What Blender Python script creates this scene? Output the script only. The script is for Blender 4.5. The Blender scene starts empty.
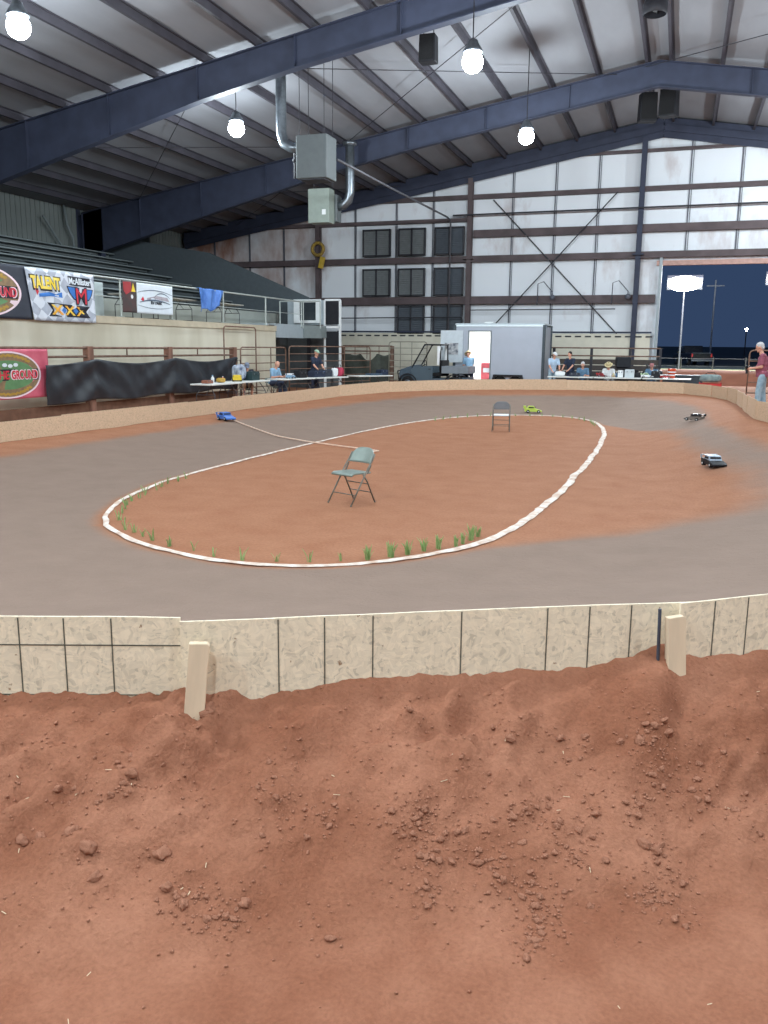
import bpy, bmesh, math, random
import numpy as np
from mathutils import Vector, Matrix, noise
random.seed(7)
PI = math.pi
SC = bpy.context.scene
COL = SC.collection

# ------------------------------------------------------------------ materials
def lin(c):
    return tuple(((v/255.)/12.92 if v/255. <= .04045 else ((v/255.+.055)/1.055)**2.4) for v in c)

MATS = {}
def mat(name, rgb, rough=.7, metal=0., var=0., scale=6., bump=0., bscale=40., emit=0., spec=.3, rgb2=None, alpha=None, stretch=None):
    """procedural principled material: two noise-mixed tones, optional bump"""
    m = bpy.data.materials.new(name); m.use_nodes = True
    nt = m.node_tree; b = nt.nodes['Principled BSDF']
    c = lin(rgb)
    b.inputs['Roughness'].default_value = rough
    b.inputs['Metallic'].default_value = metal
    b.inputs['Specular IOR Level'].default_value = spec
    b.inputs['Base Color'].default_value = (*c, 1)
    tc = nt.nodes.new('ShaderNodeTexCoord')
    vec = tc.outputs['Object']
    if stretch:
        mp = nt.nodes.new('ShaderNodeMapping'); mp.inputs['Scale'].default_value = stretch
        nt.links.new(vec, mp.inputs['Vector']); vec = mp.outputs['Vector']
    if var or rgb2:
        n = nt.nodes.new('ShaderNodeTexNoise'); n.inputs['Scale'].default_value = scale
        n.inputs['Detail'].default_value = 5
        nt.links.new(vec, n.inputs['Vector'])
        r = nt.nodes.new('ShaderNodeValToRGB')
        c2 = lin(rgb2) if rgb2 else tuple(min(1, v*(1+var)) for v in c)
        c1 = c if rgb2 else tuple(v*(1-var) for v in c)
        r.color_ramp.elements[0].position = .35; r.color_ramp.elements[0].color = (*c1, 1)
        r.color_ramp.elements[1].position = .65; r.color_ramp.elements[1].color = (*c2, 1)
        nt.links.new(n.outputs['Fac'], r.inputs['Fac'])
        nt.links.new(r.outputs['Color'], b.inputs['Base Color'])
    if bump:
        n2 = nt.nodes.new('ShaderNodeTexNoise'); n2.inputs['Scale'].default_value = bscale
        n2.inputs['Detail'].default_value = 6
        nt.links.new(vec, n2.inputs['Vector'])
        bp = nt.nodes.new('ShaderNodeBump'); bp.inputs['Strength'].default_value = bump
        bp.inputs['Distance'].default_value = .02
        nt.links.new(n2.outputs['Fac'], bp.inputs['Height'])
        nt.links.new(bp.outputs['Normal'], b.inputs['Normal'])
    if emit:
        b.inputs['Emission Color'].default_value = (*c, 1)
        b.inputs['Emission Strength'].default_value = emit
    if alpha is not None:
        b.inputs['Alpha'].default_value = alpha
    MATS[name] = m
    return m

def ramp_node(nt, fac, stops):
    r = nt.nodes.new('ShaderNodeValToRGB')
    e = r.color_ramp.elements
    while len(e) < len(stops): e.new(.5)
    for i, (p, c) in enumerate(stops):
        e[i].position = p; e[i].color = (*c, 1)
    nt.links.new(fac, r.inputs['Fac'])
    return r.outputs['Color']

def noise_node(nt, vec, scale, detail=5, rough=.55):
    n = nt.nodes.new('ShaderNodeTexNoise'); n.inputs['Scale'].default_value = scale
    n.inputs['Detail'].default_value = detail; n.inputs['Roughness'].default_value = rough
    nt.links.new(vec, n.inputs['Vector']); return n.outputs['Fac']

def mixc(nt, fac, a, b, mode='MIX'):
    m = nt.nodes.new('ShaderNodeMix'); m.data_type = 'RGBA'; m.blend_type = mode
    for s, v in ((0, fac), (6, a), (7, b)):
        if hasattr(v, 'is_linked') or hasattr(v, 'links'): nt.links.new(v, m.inputs[s])
        elif isinstance(v, (int, float)): m.inputs[s].default_value = v
        else: m.inputs[s].default_value = (*v, 1)
    return m.outputs[2]

def math_node(nt, op, a, b=0.):
    m = nt.nodes.new('ShaderNodeMath'); m.operation = op
    for i, v in enumerate((a, b)):
        if isinstance(v, (int, float)): m.inputs[i].default_value = v
        else: nt.links.new(v, m.inputs[i])
    return m.outputs[0]

RED, RED2, GREY = lin((169, 120, 93)), lin((158, 108, 82)), lin((140, 120, 108))

def dirt_mat(name, ca, cb, track=False, bump=.5, fine=60, mid=6., dist=.03, wet=None):
    m = bpy.data.materials.new(name); m.use_nodes = True
    nt = m.node_tree; b = nt.nodes['Principled BSDF']
    b.inputs['Roughness'].default_value = .95; b.inputs['Specular IOR Level'].default_value = .08
    tc = nt.nodes.new('ShaderNodeTexCoord'); v = tc.outputs['Object']
    n1 = noise_node(nt, v, mid, 6); n2 = noise_node(nt, v, fine, 4)
    c = ramp_node(nt, n1, [(.3, cb), (.7, ca)])
    d = ramp_node(nt, n2, [(.3, (.86, .86, .86)), (.7, (1.08, 1.08, 1.08))])
    c = mixc(nt, 1., c, d, 'MULTIPLY')
    if track:
        a = nt.nodes.new('ShaderNodeAttribute'); a.attribute_name = 'groove'
        n3 = noise_node(nt, v, .9, 5)
        # wheel-swept streaks of pale packed dust
        f = math_node(nt, 'ADD', a.outputs['Fac'], math_node(nt, 'MULTIPLY', math_node(nt, 'SUBTRACT', n3, .5), .5))
        f2 = nt.nodes.new('ShaderNodeMapRange'); f2.interpolation_type = 'SMOOTHSTEP'
        f2.inputs[1].default_value = .2; f2.inputs[2].default_value = .8
        nt.links.new(f, f2.inputs[0])
        g = ramp_node(nt, n1, [(.3, tuple(x*.94 for x in GREY)), (.7, tuple(x*1.05 for x in GREY))])
        c = mixc(nt, f2.outputs[0], c, g)
    if wet:
        n4 = noise_node(nt, v, 1.3, 4)
        w = ramp_node(nt, n4, [(.42, (1, 1, 1)), (.62, wet)])
        c = mixc(nt, 1., c, w, 'MULTIPLY')
    nt.links.new(c, b.inputs['Base Color'])
    bp = nt.nodes.new('ShaderNodeBump'); bp.inputs['Strength'].default_value = bump
    bp.inputs['Distance'].default_value = dist
    h = math_node(nt, 'ADD', n2, math_node(nt, 'MULTIPLY', noise_node(nt, v, fine*.25, 5), 1.6))
    nt.links.new(h, bp.inputs['Height']); nt.links.new(bp.outputs['Normal'], b.inputs['Normal'])
    MATS[name] = m
    return m

def osb_mat(name, base):
    m = bpy.data.materials.new(name); m.use_nodes = True
    nt = m.node_tree; b = nt.nodes['Principled BSDF']
    b.inputs['Roughness'].default_value = .8; b.inputs['Specular IOR Level'].default_value = .2
    tc = nt.nodes.new('ShaderNodeTexCoord'); v = tc.outputs['Object']
    nz = nt.nodes.new('ShaderNodeTexNoise'); nz.inputs['Scale'].default_value = 9
    nt.links.new(v, nz.inputs['Vector'])
    mx = nt.nodes.new('ShaderNodeMix'); mx.data_type = 'VECTOR'; mx.inputs[0].default_value = .12
    nt.links.new(v, mx.inputs[4]); nt.links.new(nz.outputs['Color'], mx.inputs[5])
    cols = []
    for ang, sc in ((.5, (26, 60, 88)), (-.6, (80, 60, 28))):
        mp = nt.nodes.new('ShaderNodeMapping'); mp.inputs['Rotation'].default_value = (0, ang, 0)
        mp.inputs['Scale'].default_value = sc
        nt.links.new(mx.outputs[1], mp.inputs['Vector'])
        vo = nt.nodes.new('ShaderNodeTexVoronoi'); vo.inputs['Scale'].default_value = 1.
        nt.links.new(mp.outputs['Vector'], vo.inputs['Vector'])
        sp = nt.nodes.new('ShaderNodeSeparateColor'); nt.links.new(vo.outputs['Color'], sp.inputs['Color'])
        cols.append(sp.outputs[0])
    f = math_node(nt, 'MULTIPLY', math_node(nt, 'ADD', cols[0], cols[1]), .5)
    B = lin(base)
    c = ramp_node(nt, f, [(.08, tuple(x*.74 for x in B)), (.3, tuple(x*.94 for x in B)), (.55, B), (.95, tuple(min(1, x*1.12) for x in B))])
    n5 = noise_node(nt, v, 22, 3)                 # dark knots
    k = ramp_node(nt, n5, [(.26, (.45, .33, .25)), (.31, (1, 1, 1))])
    c = mixc(nt, 1., c, k, 'MULTIPLY')
    nt.links.new(c, b.inputs['Base Color'])
    bp = nt.nodes.new('ShaderNodeBump'); bp.inputs['Strength'].default_value = .25; bp.inputs['Distance'].default_value = .004
    nt.links.new(f, bp.inputs['Height']); nt.links.new(bp.outputs['Normal'], b.inputs['Normal'])
    MATS[name] = m
    return m

def stained_wall(name, base, stain, scale=.6, thr=(.58, .95), ribs=True):
    m = bpy.data.materials.new(name); m.use_nodes = True
    nt = m.node_tree; b = nt.nodes['Principled BSDF']
    b.inputs['Roughness'].default_value = .75; b.inputs['Specular IOR Level'].default_value = .2
    tc = nt.nodes.new('ShaderNodeTexCoord'); v = tc.outputs['Object']
    mp = nt.nodes.new('ShaderNodeMapping'); mp.inputs['Scale'].default_value = (1, 1, .45)
    nt.links.new(v, mp.inputs['Vector'])
    n = noise_node(nt, mp.outputs['Vector'], scale, 6, .6)
    a = nt.nodes.new('ShaderNodeAttribute'); a.attribute_name = 'rust'
    n = math_node(nt, 'ADD', n, math_node(nt, 'MULTIPLY', a.outputs['Fac'], .35))
    c = ramp_node(nt, n, [(thr[0], lin(base)), (thr[1], lin(stain))])
    nt.links.new(c, b.inputs['Base Color'])
    MATS[name] = m
    return m

floor_m = dirt_mat('arena_dirt', RED, RED2, track=True, bump=.35, fine=30, mid=2.2)
berm_m = dirt_mat('loose_dirt', lin((166, 115, 92)), lin((150, 100, 78)), bump=.4, fine=55, mid=3., dist=.02, wet=(.78, .71, .67))
clod_m = dirt_mat('clod_dirt', lin((178, 127, 104)), lin((162, 111, 89)), bump=.4, fine=60, mid=18.)
osb = osb_mat('osb', (236, 222, 198))
osb_far = osb_mat('osb_dusty', (206, 178, 150))
wood = mat('pine', (226, 205, 178), .8, var=.10, scale=12, stretch=(1, 1, .15))
ink = mat('board_ink', (92, 90, 80), .8, var=.2, scale=60)
chalk = mat('chalk', (206, 178, 160), .95, rgb2=(238, 230, 222), scale=7, bump=.4)
cordm = mat('cord_white', (235, 205, 185), .8, var=.05)
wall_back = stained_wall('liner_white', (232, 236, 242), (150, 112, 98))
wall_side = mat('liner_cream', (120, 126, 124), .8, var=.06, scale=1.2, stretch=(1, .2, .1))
ceil_m = mat('roof_insulation', (138, 140, 146), .8, var=.05, scale=1.5, bump=.2, bscale=3, stretch=(1, .3, 1))
steel = mat('primer_steel', (55, 60, 78), .6, var=.12, scale=2.)
steel_red = mat('primer_girt', (92, 80, 82), .65, var=.18, scale=1.4)
dark_steel = mat('dark_steel', (52, 52, 58), .5, var=.1)
seam_m = mat('seam_tape', (96, 98, 108), .7, var=.1)
gal = mat('galvanized', (118, 124, 130), .35, .8, var=.12, scale=10)
greybox = mat('heater_enamel', (98, 104, 106), .5, var=.05)
palebox = mat('cabinet_enamel', (140, 150, 142), .5, var=.05)
black = mat('black_plastic', (30, 31, 36), .5, var=.15)
rubber = mat('rubber', (26, 26, 28), .85, var=.15, scale=30)
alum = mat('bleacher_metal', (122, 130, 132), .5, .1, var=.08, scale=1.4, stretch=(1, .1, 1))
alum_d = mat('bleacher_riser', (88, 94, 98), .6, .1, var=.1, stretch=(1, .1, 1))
cream = mat('cream_wall', (214, 208, 190), .85, rgb2=(196, 188, 168), scale=1.1, bump=.1, stretch=(1, 1, .25))
concrete = mat('deck_edge', (190, 178, 156), .85, var=.08, scale=3)
rail_m = mat('rail_paint', (176, 182, 178), .5, .2, var=.06)
pipe_m = mat('rusty_pipe', (112, 88, 76), .7, .2, rgb2=(138, 112, 98), scale=7)
postm = mat('old_post', (120, 88, 76), .85, rgb2=(146, 108, 92), scale=8, stretch=(1, 1, .2))
tarp_m = mat('black_tarp', (46, 49, 55), .45, var=.15, scale=4)
tarp_g = mat('dark_netting', (74, 78, 72), .85, var=.15, scale=8)
white_m = mat('white_paint', (226, 229, 230), .5, var=.03)
glass_d = mat('dark_glass', (52, 58, 64), .15, var=.1, spec=.6)
lightgrey = mat('light_grey_panel', (162, 172, 178), .6, var=.04)
midgrey = mat('mid_grey_panel', (126, 134, 134), .6, var=.05)
chair_m = mat('grey_green_enamel', (138, 150, 144), .4, .3, var=.05, scale=9)
chair_f = mat('chair_tube', (120, 116, 108), .4, .5, var=.12, scale=14)
chair_d = mat('chair_back_grey', (112, 110, 112), .45, .3, var=.06)
chair_w = mat('chair_seat_pale', (215, 222, 228), .4, .2, var=.03)
green = mat('grass_blade', (134, 164, 98), .7, rgb2=(158, 178, 122), scale=20)
trailer_m = mat('trailer_skin', (172, 178, 190), .4, .15, var=.03, scale=2)
trailer_roof = mat('trailer_roof', (206, 216, 222), .35, .2, var=.03)
skin = mat('skin', (214, 160, 138), .6, var=.05, scale=20)
hair_g = mat('grey_hair', (196, 194, 196), .8, var=.12, scale=50)
hair_d = mat('dark_hair', (46, 40, 40), .8, var=.2, scale=50)
maroon = mat('maroon_knit', (140, 78, 96), .85, rgb2=(156, 92, 108), scale=16)
jeans = mat('light_denim', (132, 158, 176), .9, rgb2=(164, 186, 198), scale=9)
jeans_d = mat('dark_denim', (58, 66, 86), .9, var=.12, scale=9)
khaki = mat('khaki', (176, 150, 126), .9, var=.08)
navy = mat('navy_cotton', (44, 52, 70), .9, var=.12, scale=14)
charcoal = mat('charcoal_cotton', (58, 62, 72), .9, var=.12, scale=14)
ltblue = mat('light_blue_cotton', (134, 168, 196), .9, var=.08, scale=14)
paleblue = mat('pale_blue_cotton', (178, 200, 222), .9, var=.06, scale=14)
greyblue = mat('grey_blue_cotton', (92, 122, 148), .9, var=.08, scale=14)
whitecl = mat('white_cotton', (226, 228, 230), .9, var=.04, scale=14)
straw = mat('straw', (206, 190, 150), .9, var=.12, scale=40)
capgreen = mat('pale_green_cap', (156, 186, 164), .8, var=.06)
table_m = mat('table_top', (222, 224, 220), .5, var=.03)
tleg_m = mat('table_leg', (92, 92, 96), .5, .4, var=.1)
red_m = mat('red_plastic', (186, 48, 48), .45, var=.08)
orange_m = mat('orange_plastic', (224, 92, 58), .45, var=.06)
yellow_m = mat('yellow_plastic', (226, 196, 62), .45, var=.06)
blue_m = mat('blue_plastic', (70, 116, 196), .4, var=.08)
tarpblue = mat('blue_tarp', (66, 106, 176), .45, rgb2=(86, 128, 196), scale=5)
lime_m = mat('lime_shell', (188, 208, 92), .4, var=.04)
silver_m = mat('silver_shell', (176, 190, 206), .3, .4, var=.05)
pink_m = mat('pink_vinyl', (196, 84, 106), .5, rgb2=(214, 112, 130), scale=2)
vinyl_bk = mat('black_vinyl', (52, 56, 68), .5, var=.1)
vinyl_w = mat('white_vinyl', (222, 230, 238), .45, var=.03)
grn_logo = mat('logo_green', (98, 140, 96), .6, var=.12, scale=5)
tan_logo = mat('logo_tan', (150, 124, 92), .6, rgb2=(128, 108, 84), scale=9)
red_logo = mat('logo_red', (206, 52, 70), .5, var=.06)
pinkw = mat('logo_pale_rim', (240, 216, 226), .5, var=.03)
yel_logo = mat('logo_yellow', (240, 206, 56), .5, rgb2=(248, 224, 110), scale=5)
orng_logo = mat('logo_orange', (236, 150, 52), .5, rgb2=(248, 214, 90), scale=6)
blue_logo = mat('logo_blue', (56, 118, 196), .5, var=.08)
blk_logo = mat('logo_black', (30, 32, 44), .5, var=.1)
gold = mat('logo_gold', (178, 142, 62), .5, var=.1)
night = mat('outdoor_soil', (120, 84, 66), .95, var=.12, scale=.6, bump=.3, bscale=6)
bankm = mat('bank_dirt', (150, 98, 78), .95, var=.1, scale=1.6, bump=.4, bscale=5)
pale_gr = mat('lit_lawn', (196, 202, 150), .95, var=.12, scale=2)  # floodlit brightness of the grass is put into this pale colour
far_gr = mat('dark_pasture', (52, 62, 66), .95, var=.15, scale=.2)
truck_m = mat('black_truck_paint', (26, 28, 32), .25, var=.05, spec=.6)
lamp_m = mat('lamp_glow', (235, 246, 255), .5, emit=60.)
flood_m = mat('flood_glow', (240, 248, 255), .5, emit=90.)
tail_m = mat('tail_lamp_glow', (200, 60, 60), .4, emit=0.)
inside_m = mat('trailer_inside', (244, 244, 240), .6, var=.02)
strip_m = mat('strip_glow', (255, 252, 244), .5, emit=6.)
hoist_m = mat('hoist_yellow', (176, 146, 62), .6, rgb2=(120, 96, 56), scale=9)

# ------------------------------------------------------------------ geometry helper
class G:
    def __init__(s): s.v = []; s.f = []; s.m = []; s.sm = []
    def add(s, vs, fs, mi=0, smooth=False):
        o = len(s.v); s.v += [tuple(v) for v in vs]
        for f in fs: s.f.append([i+o for i in f]); s.m.append(mi); s.sm.append(smooth)
        return s
    def box(s, c, d, R=None, mi=0, taper=1.):
        hx, hy, hz = d[0]/2, d[1]/2, d[2]/2
        vs = [Vector((x*hx*(taper if z > 0 else 1), y*hy*(taper if z > 0 else 1), z*hz)) for z in (-1, 1) for y in (-1, 1) for x in (-1, 1)]
        if R is not None: vs = [R @ v for v in vs]
        c = Vector(c)
        return s.add([v+c for v in vs], [(0, 2, 3, 1), (4, 5, 7, 6), (0, 1, 5, 4), (2, 6, 7, 3), (0, 4, 6, 2), (1, 3, 7, 5)], mi)
    def bar(s, p, q, w, h, mi=0, up=(0, 0, 1)):
        p, q = Vector(p), Vector(q); d = (q-p); L = d.length; z = d.normalized()
        u = Vector(up)
        if abs(z.dot(u)) > .98: u = Vector((1, 0, 0))
        x = u.cross(z).normalized(); y = z.cross(x)
        R = Matrix((x, y, z)).transposed()
        return s.box((p+q)/2, (w, h, L), R, mi)
    def tube(s, p, q, r, r2=None, n=10, mi=0, caps=True):
        r2 = r if r2 is None else r2
        p, q = Vector(p), Vector(q); z = (q-p).normalized()
        u = Vector((0, 0, 1)) if abs(z.z) < .95 else Vector((1, 0, 0))
        x = u.cross(z).normalized(); y = z.cross(x)
        vs = []
        for c, rr in ((p, r), (q, r2)):
            for i in range(n):
                a = 2*PI*i/n; vs.append(c + x*math.cos(a)*rr + y*math.sin(a)*rr)
        fs = [(i, (i+1) % n, n+(i+1) % n, n+i) for i in range(n)]
        s.add(vs, fs, mi, True)
        if caps: s.add(vs, [tuple(range(n-1, -1, -1)), tuple(range(n, 2*n))], mi)
        return s
    def path(s, pts, r, n=8, mi=0, closed=False):
        P = [Vector(p) for p in pts]; N = len(P); vs = []; prev = None
        for i, p in enumerate(P):
            a = P[(i-1) % N] if (closed or i > 0) else p
            b = P[(i+1) % N] if (closed or i < N-1) else p
            t = (b-a).normalized()
            if prev is None:
                u = Vector((0, 0, 1)) if abs(t.z) < .9 else Vector((1, 0, 0)); x = u.cross(t).normalized()
            else:
                x = (prev - t*prev.dot(t)).normalized()
            prev = x; y = t.cross(x)
            rr = r[i] if isinstance(r, (list, tuple)) else r
            for k in range(n):
                g = 2*PI*k/n; vs.append(p + x*math.cos(g)*rr + y*math.sin(g)*rr)
        fs = []
        for i in range(N if closed else N-1):
            j = (i+1) % N
            for k in range(n): fs.append((i*n+k, i*n+(k+1) % n, j*n+(k+1) % n, j*n+k))
        if not closed: fs += [tuple(range(n-1, -1, -1)), tuple((N-1)*n+k for k in range(n))]
        return s.add(vs, fs, mi, True)
    def lathe(s, prof, c=(0, 0, 0), n=20, axis='z', mi=0):
        vs = []
        for (r, h) in prof:
            for k in range(n):
                a = 2*PI*k/n; x, y = r*math.cos(a), r*math.sin(a)
                v = {'z': (x, y, h), 'y': (x, h, y), 'x': (h, x, y)}[axis]
                vs.append((v[0]+c[0], v[1]+c[1], v[2]+c[2]))
        fs = []
        for i in range(len(prof)-1):
            for k in range(n): fs.append((i*n+k, i*n+(k+1) % n, (i+1)*n+(k+1) % n, (i+1)*n+k))
        return s.add(vs, fs, mi, True)
    def ball(s, c, r, n=12, mi=0, R=None):
        if not hasattr(r, '__len__'): r = (r, r, r)
        h = max(4, n//2); vs = []; c = Vector(c)
        for i in range(h+1):
            t = PI*i/h
            for k in range(n):
                a = 2*PI*k/n
                v = Vector((r[0]*math.sin(t)*math.cos(a), r[1]*math.sin(t)*math.sin(a), r[2]*math.cos(t)))
                vs.append((R @ v if R else v)+c)
        fs = []
        for i in range(h):
            for k in range(n): fs.append((i*n+k, (i+1)*n+k, (i+1)*n+(k+1) % n, i*n+(k+1) % n))
        return s.add(vs, fs, mi, True)
    def prism(s, poly, y0, y1, mi=0, axis='y', poly2=None):
        """polygon in (a,b) swept along an axis; axis y -> (a,y,b), x -> (x,a,b), z -> (a,b,z)"""
        def pt(a, b, t): return {'y': (a, t, b), 'x': (t, a, b), 'z': (a, b, t)}[axis]
        n = len(poly); p2 = poly2 or poly
        vs = [pt(a, b, y0) for a, b in poly]+[pt(a, b, y1) for a, b in p2]
        fs = [tuple(range(n)), tuple(range(2*n-1, n-1, -1))]+[(i, n+i, n+(i+1) % n, (i+1) % n) for i in range(n)]
        return s.add(vs, fs, mi)
    def grid(s, nu, nv, fn, mi=0, smooth=True):
        vs = [fn(i/nu, j/nv) for j in range(nv+1) for i in range(nu+1)]
        W = nu+1
        fs = [(j*W+i, j*W+i+1, (j+1)*W+i+1, (j+1)*W+i) for j in range(nv) for i in range(nu)]
        return s.add(vs, fs, mi, smooth)
    def mesh(s, name, mats):
        me = bpy.data.meshes.new(name); me.from_pydata(s.v, [], s.f)
        for m in (mats if isinstance(mats, (list, tuple)) else [mats]): me.materials.append(m)
        me.polygons.foreach_set('material_index', s.m)
        me.polygons.foreach_set('use_smooth', s.sm)
        me.update()
        bm = bmesh.new(); bm.from_mesh(me); bmesh.ops.recalc_face_normals(bm, faces=bm.faces); bm.to_mesh(me); bm.free()
        return me
    def build(s, name, mats, parent=None, bevel=0., thick=0., loc=None):
        o = bpy.data.objects.new(name, s.mesh(name, mats)); COL.objects.link(o)
        if parent: o.parent = parent
        if loc: o.location = loc
        if bevel:
            b = o.modifiers.new('bevel', 'BEVEL'); b.width = bevel; b.segments = 2; b.limit_method = 'ANGLE'
        if thick:
            t = o.modifiers.new('thick', 'SOLIDIFY'); t.thickness = thick; t.offset = 0
        return o

def tag(o, label=None, cat=None, group=None, kind=None):
    if label: o['label'] = label
    if cat: o['category'] = cat
    if group: o['group'] = group
    if kind: o['kind'] = kind
    return o
def thing(name, label, cat, loc=(0, 0, 0), rz=0., group=None):
    o = bpy.data.objects.new(name, None); COL.objects.link(o)
    o.empty_display_size = .1; o.location = loc; o.rotation_euler = (0, 0, rz)
    return tag(o, label, cat, group)
def struct(name, g, m, **k):
    return tag(g.build(name, m, **k), kind='structure')
def dup(root, loc, rz, label=None, group=None):
    r = root.copy(); COL.objects.link(r); r.location = loc; r.rotation_euler = (0, 0, rz)
    if label: r['label'] = label
    if group: r['group'] = group
    for ch in list(root.children):
        c = ch.copy(); COL.objects.link(c); c.parent = r
        for gch in list(ch.children):
            d = gch.copy(); COL.objects.link(d); d.parent = c
    return r

# ------------------------------------------------------------------ camera
cam_d = bpy.data.cameras.new('camera'); cam = bpy.data.objects.new('camera', cam_d); COL.objects.link(cam)
cam_d.sensor_width = 36.; cam_d.sensor_fit = 'AUTO'; cam_d.lens = 850./1024*36; cam_d.clip_end = 600
yaw, pit, rol = math.radians(18.8993), math.radians(10.976), math.radians(-.55)
fw = Vector((-math.sin(yaw)*math.cos(pit), math.cos(yaw)*math.cos(pit), -math.sin(pit)))
rt = Vector((math.cos(yaw), math.sin(yaw), 0)); dn = -(rt.cross(fw))
r2 = rt*math.cos(rol)+dn*math.sin(rol); d2 = -rt*math.sin(rol)+dn*math.cos(rol)
cam.matrix_world = Matrix(((r2.x, -d2.x, -fw.x, 0), (r2.y, -d2.y, -fw.y, 0), (r2.z, -d2.z, -fw.z, 2.05), (0, 0, 0, 1)))
SC.camera = cam

# ------------------------------------------------------------------ track outline
def catmull(P, n, closed=True):
    out = []; N = len(P)
    for i in range(N if closed else N-1):
        p = [P[(i+k) % N] if closed else P[min(max(i+k, 0), N-1)] for k in (-1, 0, 1, 2)]
        for j in range(n):
            t = j/n
            out.append(tuple(.5*((2*p[1][c])+(-p[0][c]+p[2][c])*t+(2*p[0][c]-5*p[1][c]+4*p[2][c]-p[3][c])*t*t+(-p[0][c]+3*p[1][c]-3*p[2][c]+p[3][c])*t**3) for c in range(len(P[0]))))
    if not closed: out.append(P[-1])
    return out
def resample2(P, L):
    P = P+[P[0]]; out = []; acc = 0.
    for a, b in zip(P, P[1:]):
        d = math.hypot(b[0]-a[0], b[1]-a[1])
        while acc < d:
            out.append((a[0]+(b[0]-a[0])*acc/d, a[1]+(b[1]-a[1])*acc/d)); acc += L
        acc -= d
    return out
OVAL = resample2(catmull([(-6.42, 8.4), (-7.02, 9.7), (-7.36, 11.6), (-7.38, 16.05), (-7.15, 21.0), (-6.5, 24.2), (-5.3, 26.1), (-3.6, 26.6), (-2.35, 25.3), (-1.75, 22.4), (-1.54, 18.6),
                (-1.5, 14.7), (-1.59, 10.88), (-1.86, 8.8), (-2.47, 7.72), (-3.1, 7.2), (-3.98, 7.02), (-5.0, 7.3), (-5.75, 7.72)], 10), .16)
# barrier line: x, y, height of the ground at its foot
NEAR = [(-4.33, 2.35, .44), (-2.02, 3.12, .44), (.15, 4.25, .46), (2.12, 5.71, .48)]
REST = catmull([(2.12, 5.71, .48), (3.1, 8.0, .48), (3.6, 11.0, .48), (3.3, 14.0, .6), (2.2, 17.0, .64), (1.62, 19.0, .63), (1.55, 21.6, .60), (1.60, 24.4, .56), (1.55, 28.0, .52), (1.2, 31.0, .48), (.35, 33.6, .45),
                (-1.55, 34.9, .44), (-3.95, 34.8, .45), (-6.3, 33.6, .45), (-8.6, 32.2, .44), (-10.6, 31.0, .36), (-11.75, 29.0, .26), (-12.1, 26.5, .2), (-12.1, 20.0, .2), (-12.1, 13.0, .2),
                (-11.8, 8.6, .22), (-10.8, 5.6, .28), (-9.0, 3.6, .34), (-6.8, 2.5, .4), (-4.33, 2.35, .44)], 12, closed=False)
def resample(P, L):
    d = [0]
    for a, b in zip(P, P[1:]): d.append(d[-1]+math.hypot(b[0]-a[0], b[1]-a[1]))
    n = max(1, round(d[-1]/L)); out = []; k = 0
    for i in range(n+1):
        t = d[-1]*i/n
        while k < len(d)-2 and d[k+1] < t: k += 1
        u = (t-d[k])/max(1e-9, d[k+1]-d[k])
        out.append(tuple(P[k][c]*(1-u)+P[k+1][c]*u for c in range(3)))
    return out
RBOARD = resample(REST, 2.44)
RING = NEAR[:-1]+RBOARD[:-1]

def seg_dist(X, Y, P, closed=True):
    """distance of every grid point to a polyline and the value of P's third column at the nearest point"""
    best = np.full(X.shape, 1e9); val = np.zeros(X.shape); N = len(P)
    for i in range(N if closed else N-1):
        a, b = P[i], P[(i+1) % N]
        dx, dy = b[0]-a[0], b[1]-a[1]; L2 = dx*dx+dy*dy+1e-12
        t = np.clip(((X-a[0])*dx+(Y-a[1])*dy)/L2, 0, 1)
        d = np.hypot(X-a[0]-t*dx, Y-a[1]-t*dy)
        m = d < best; best[m] = d[m]
        if len(a) > 2: val[m] = (a[2]*(1-t)+b[2]*t)[m]
    return best, val
def inside(X, Y, P):
    r = np.zeros(X.shape, bool); N = len(P)
    for i in range(N):
        a, b = P[i], P[(i+1) % N]
        c = ((a[1] > Y) != (b[1] > Y))
        xi = (b[0]-a[0])*(Y-a[1])/((b[1]-a[1]) or 1e-12)+a[0]
        r ^= c & (X < xi)
    return r
def smooth(t): t = np.clip(t, 0, 1); return t*t*(3-2*t)
def ground(X, Y):
    X = np.asarray(X, float); Y = np.asarray(Y, float)
    d, zb = seg_dist(X, Y, RING); inn = inside(X, Y, RING)
    e, _ = seg_dist(X, Y, OVAL); ov = inside(X, Y, OVAL)
    t = e/(e+d+1e-9); t[ov] = 0
    zin = zb*smooth((t-.15)/.85)**1.1
    # outside: pits and walkways
    lvl = np.where(X > 1.2, .48-.28*smooth((Y-31)/5)*0, .2)
    lvl = np.where((X > -3), .2+.28*smooth((X-.2)/1.2)*(1-smooth((Y-33.5)/1.2))+.0*X, .2)
    lvl = np.where((Y < 8) & (X > 3), .48, lvl)
    lvl = np.where(Y > 42, .3, lvl)
    zout = zb+(lvl-zb)*smooth((d-.12)/1.1)
    front = smooth((6.2+4.5*smooth((X-1.6)/2.)-Y)/2.)*smooth((X+11)/4)
    zfront = zb+(-.05-zb)*smooth(d/.35)
    zout = zout*(1-front)+zfront*front
    return np.where(inn, zin, zout), t, inn, ov, d
def gz(x, y): return float(ground(np.array([x]), np.array([y]))[0][0])

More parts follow.
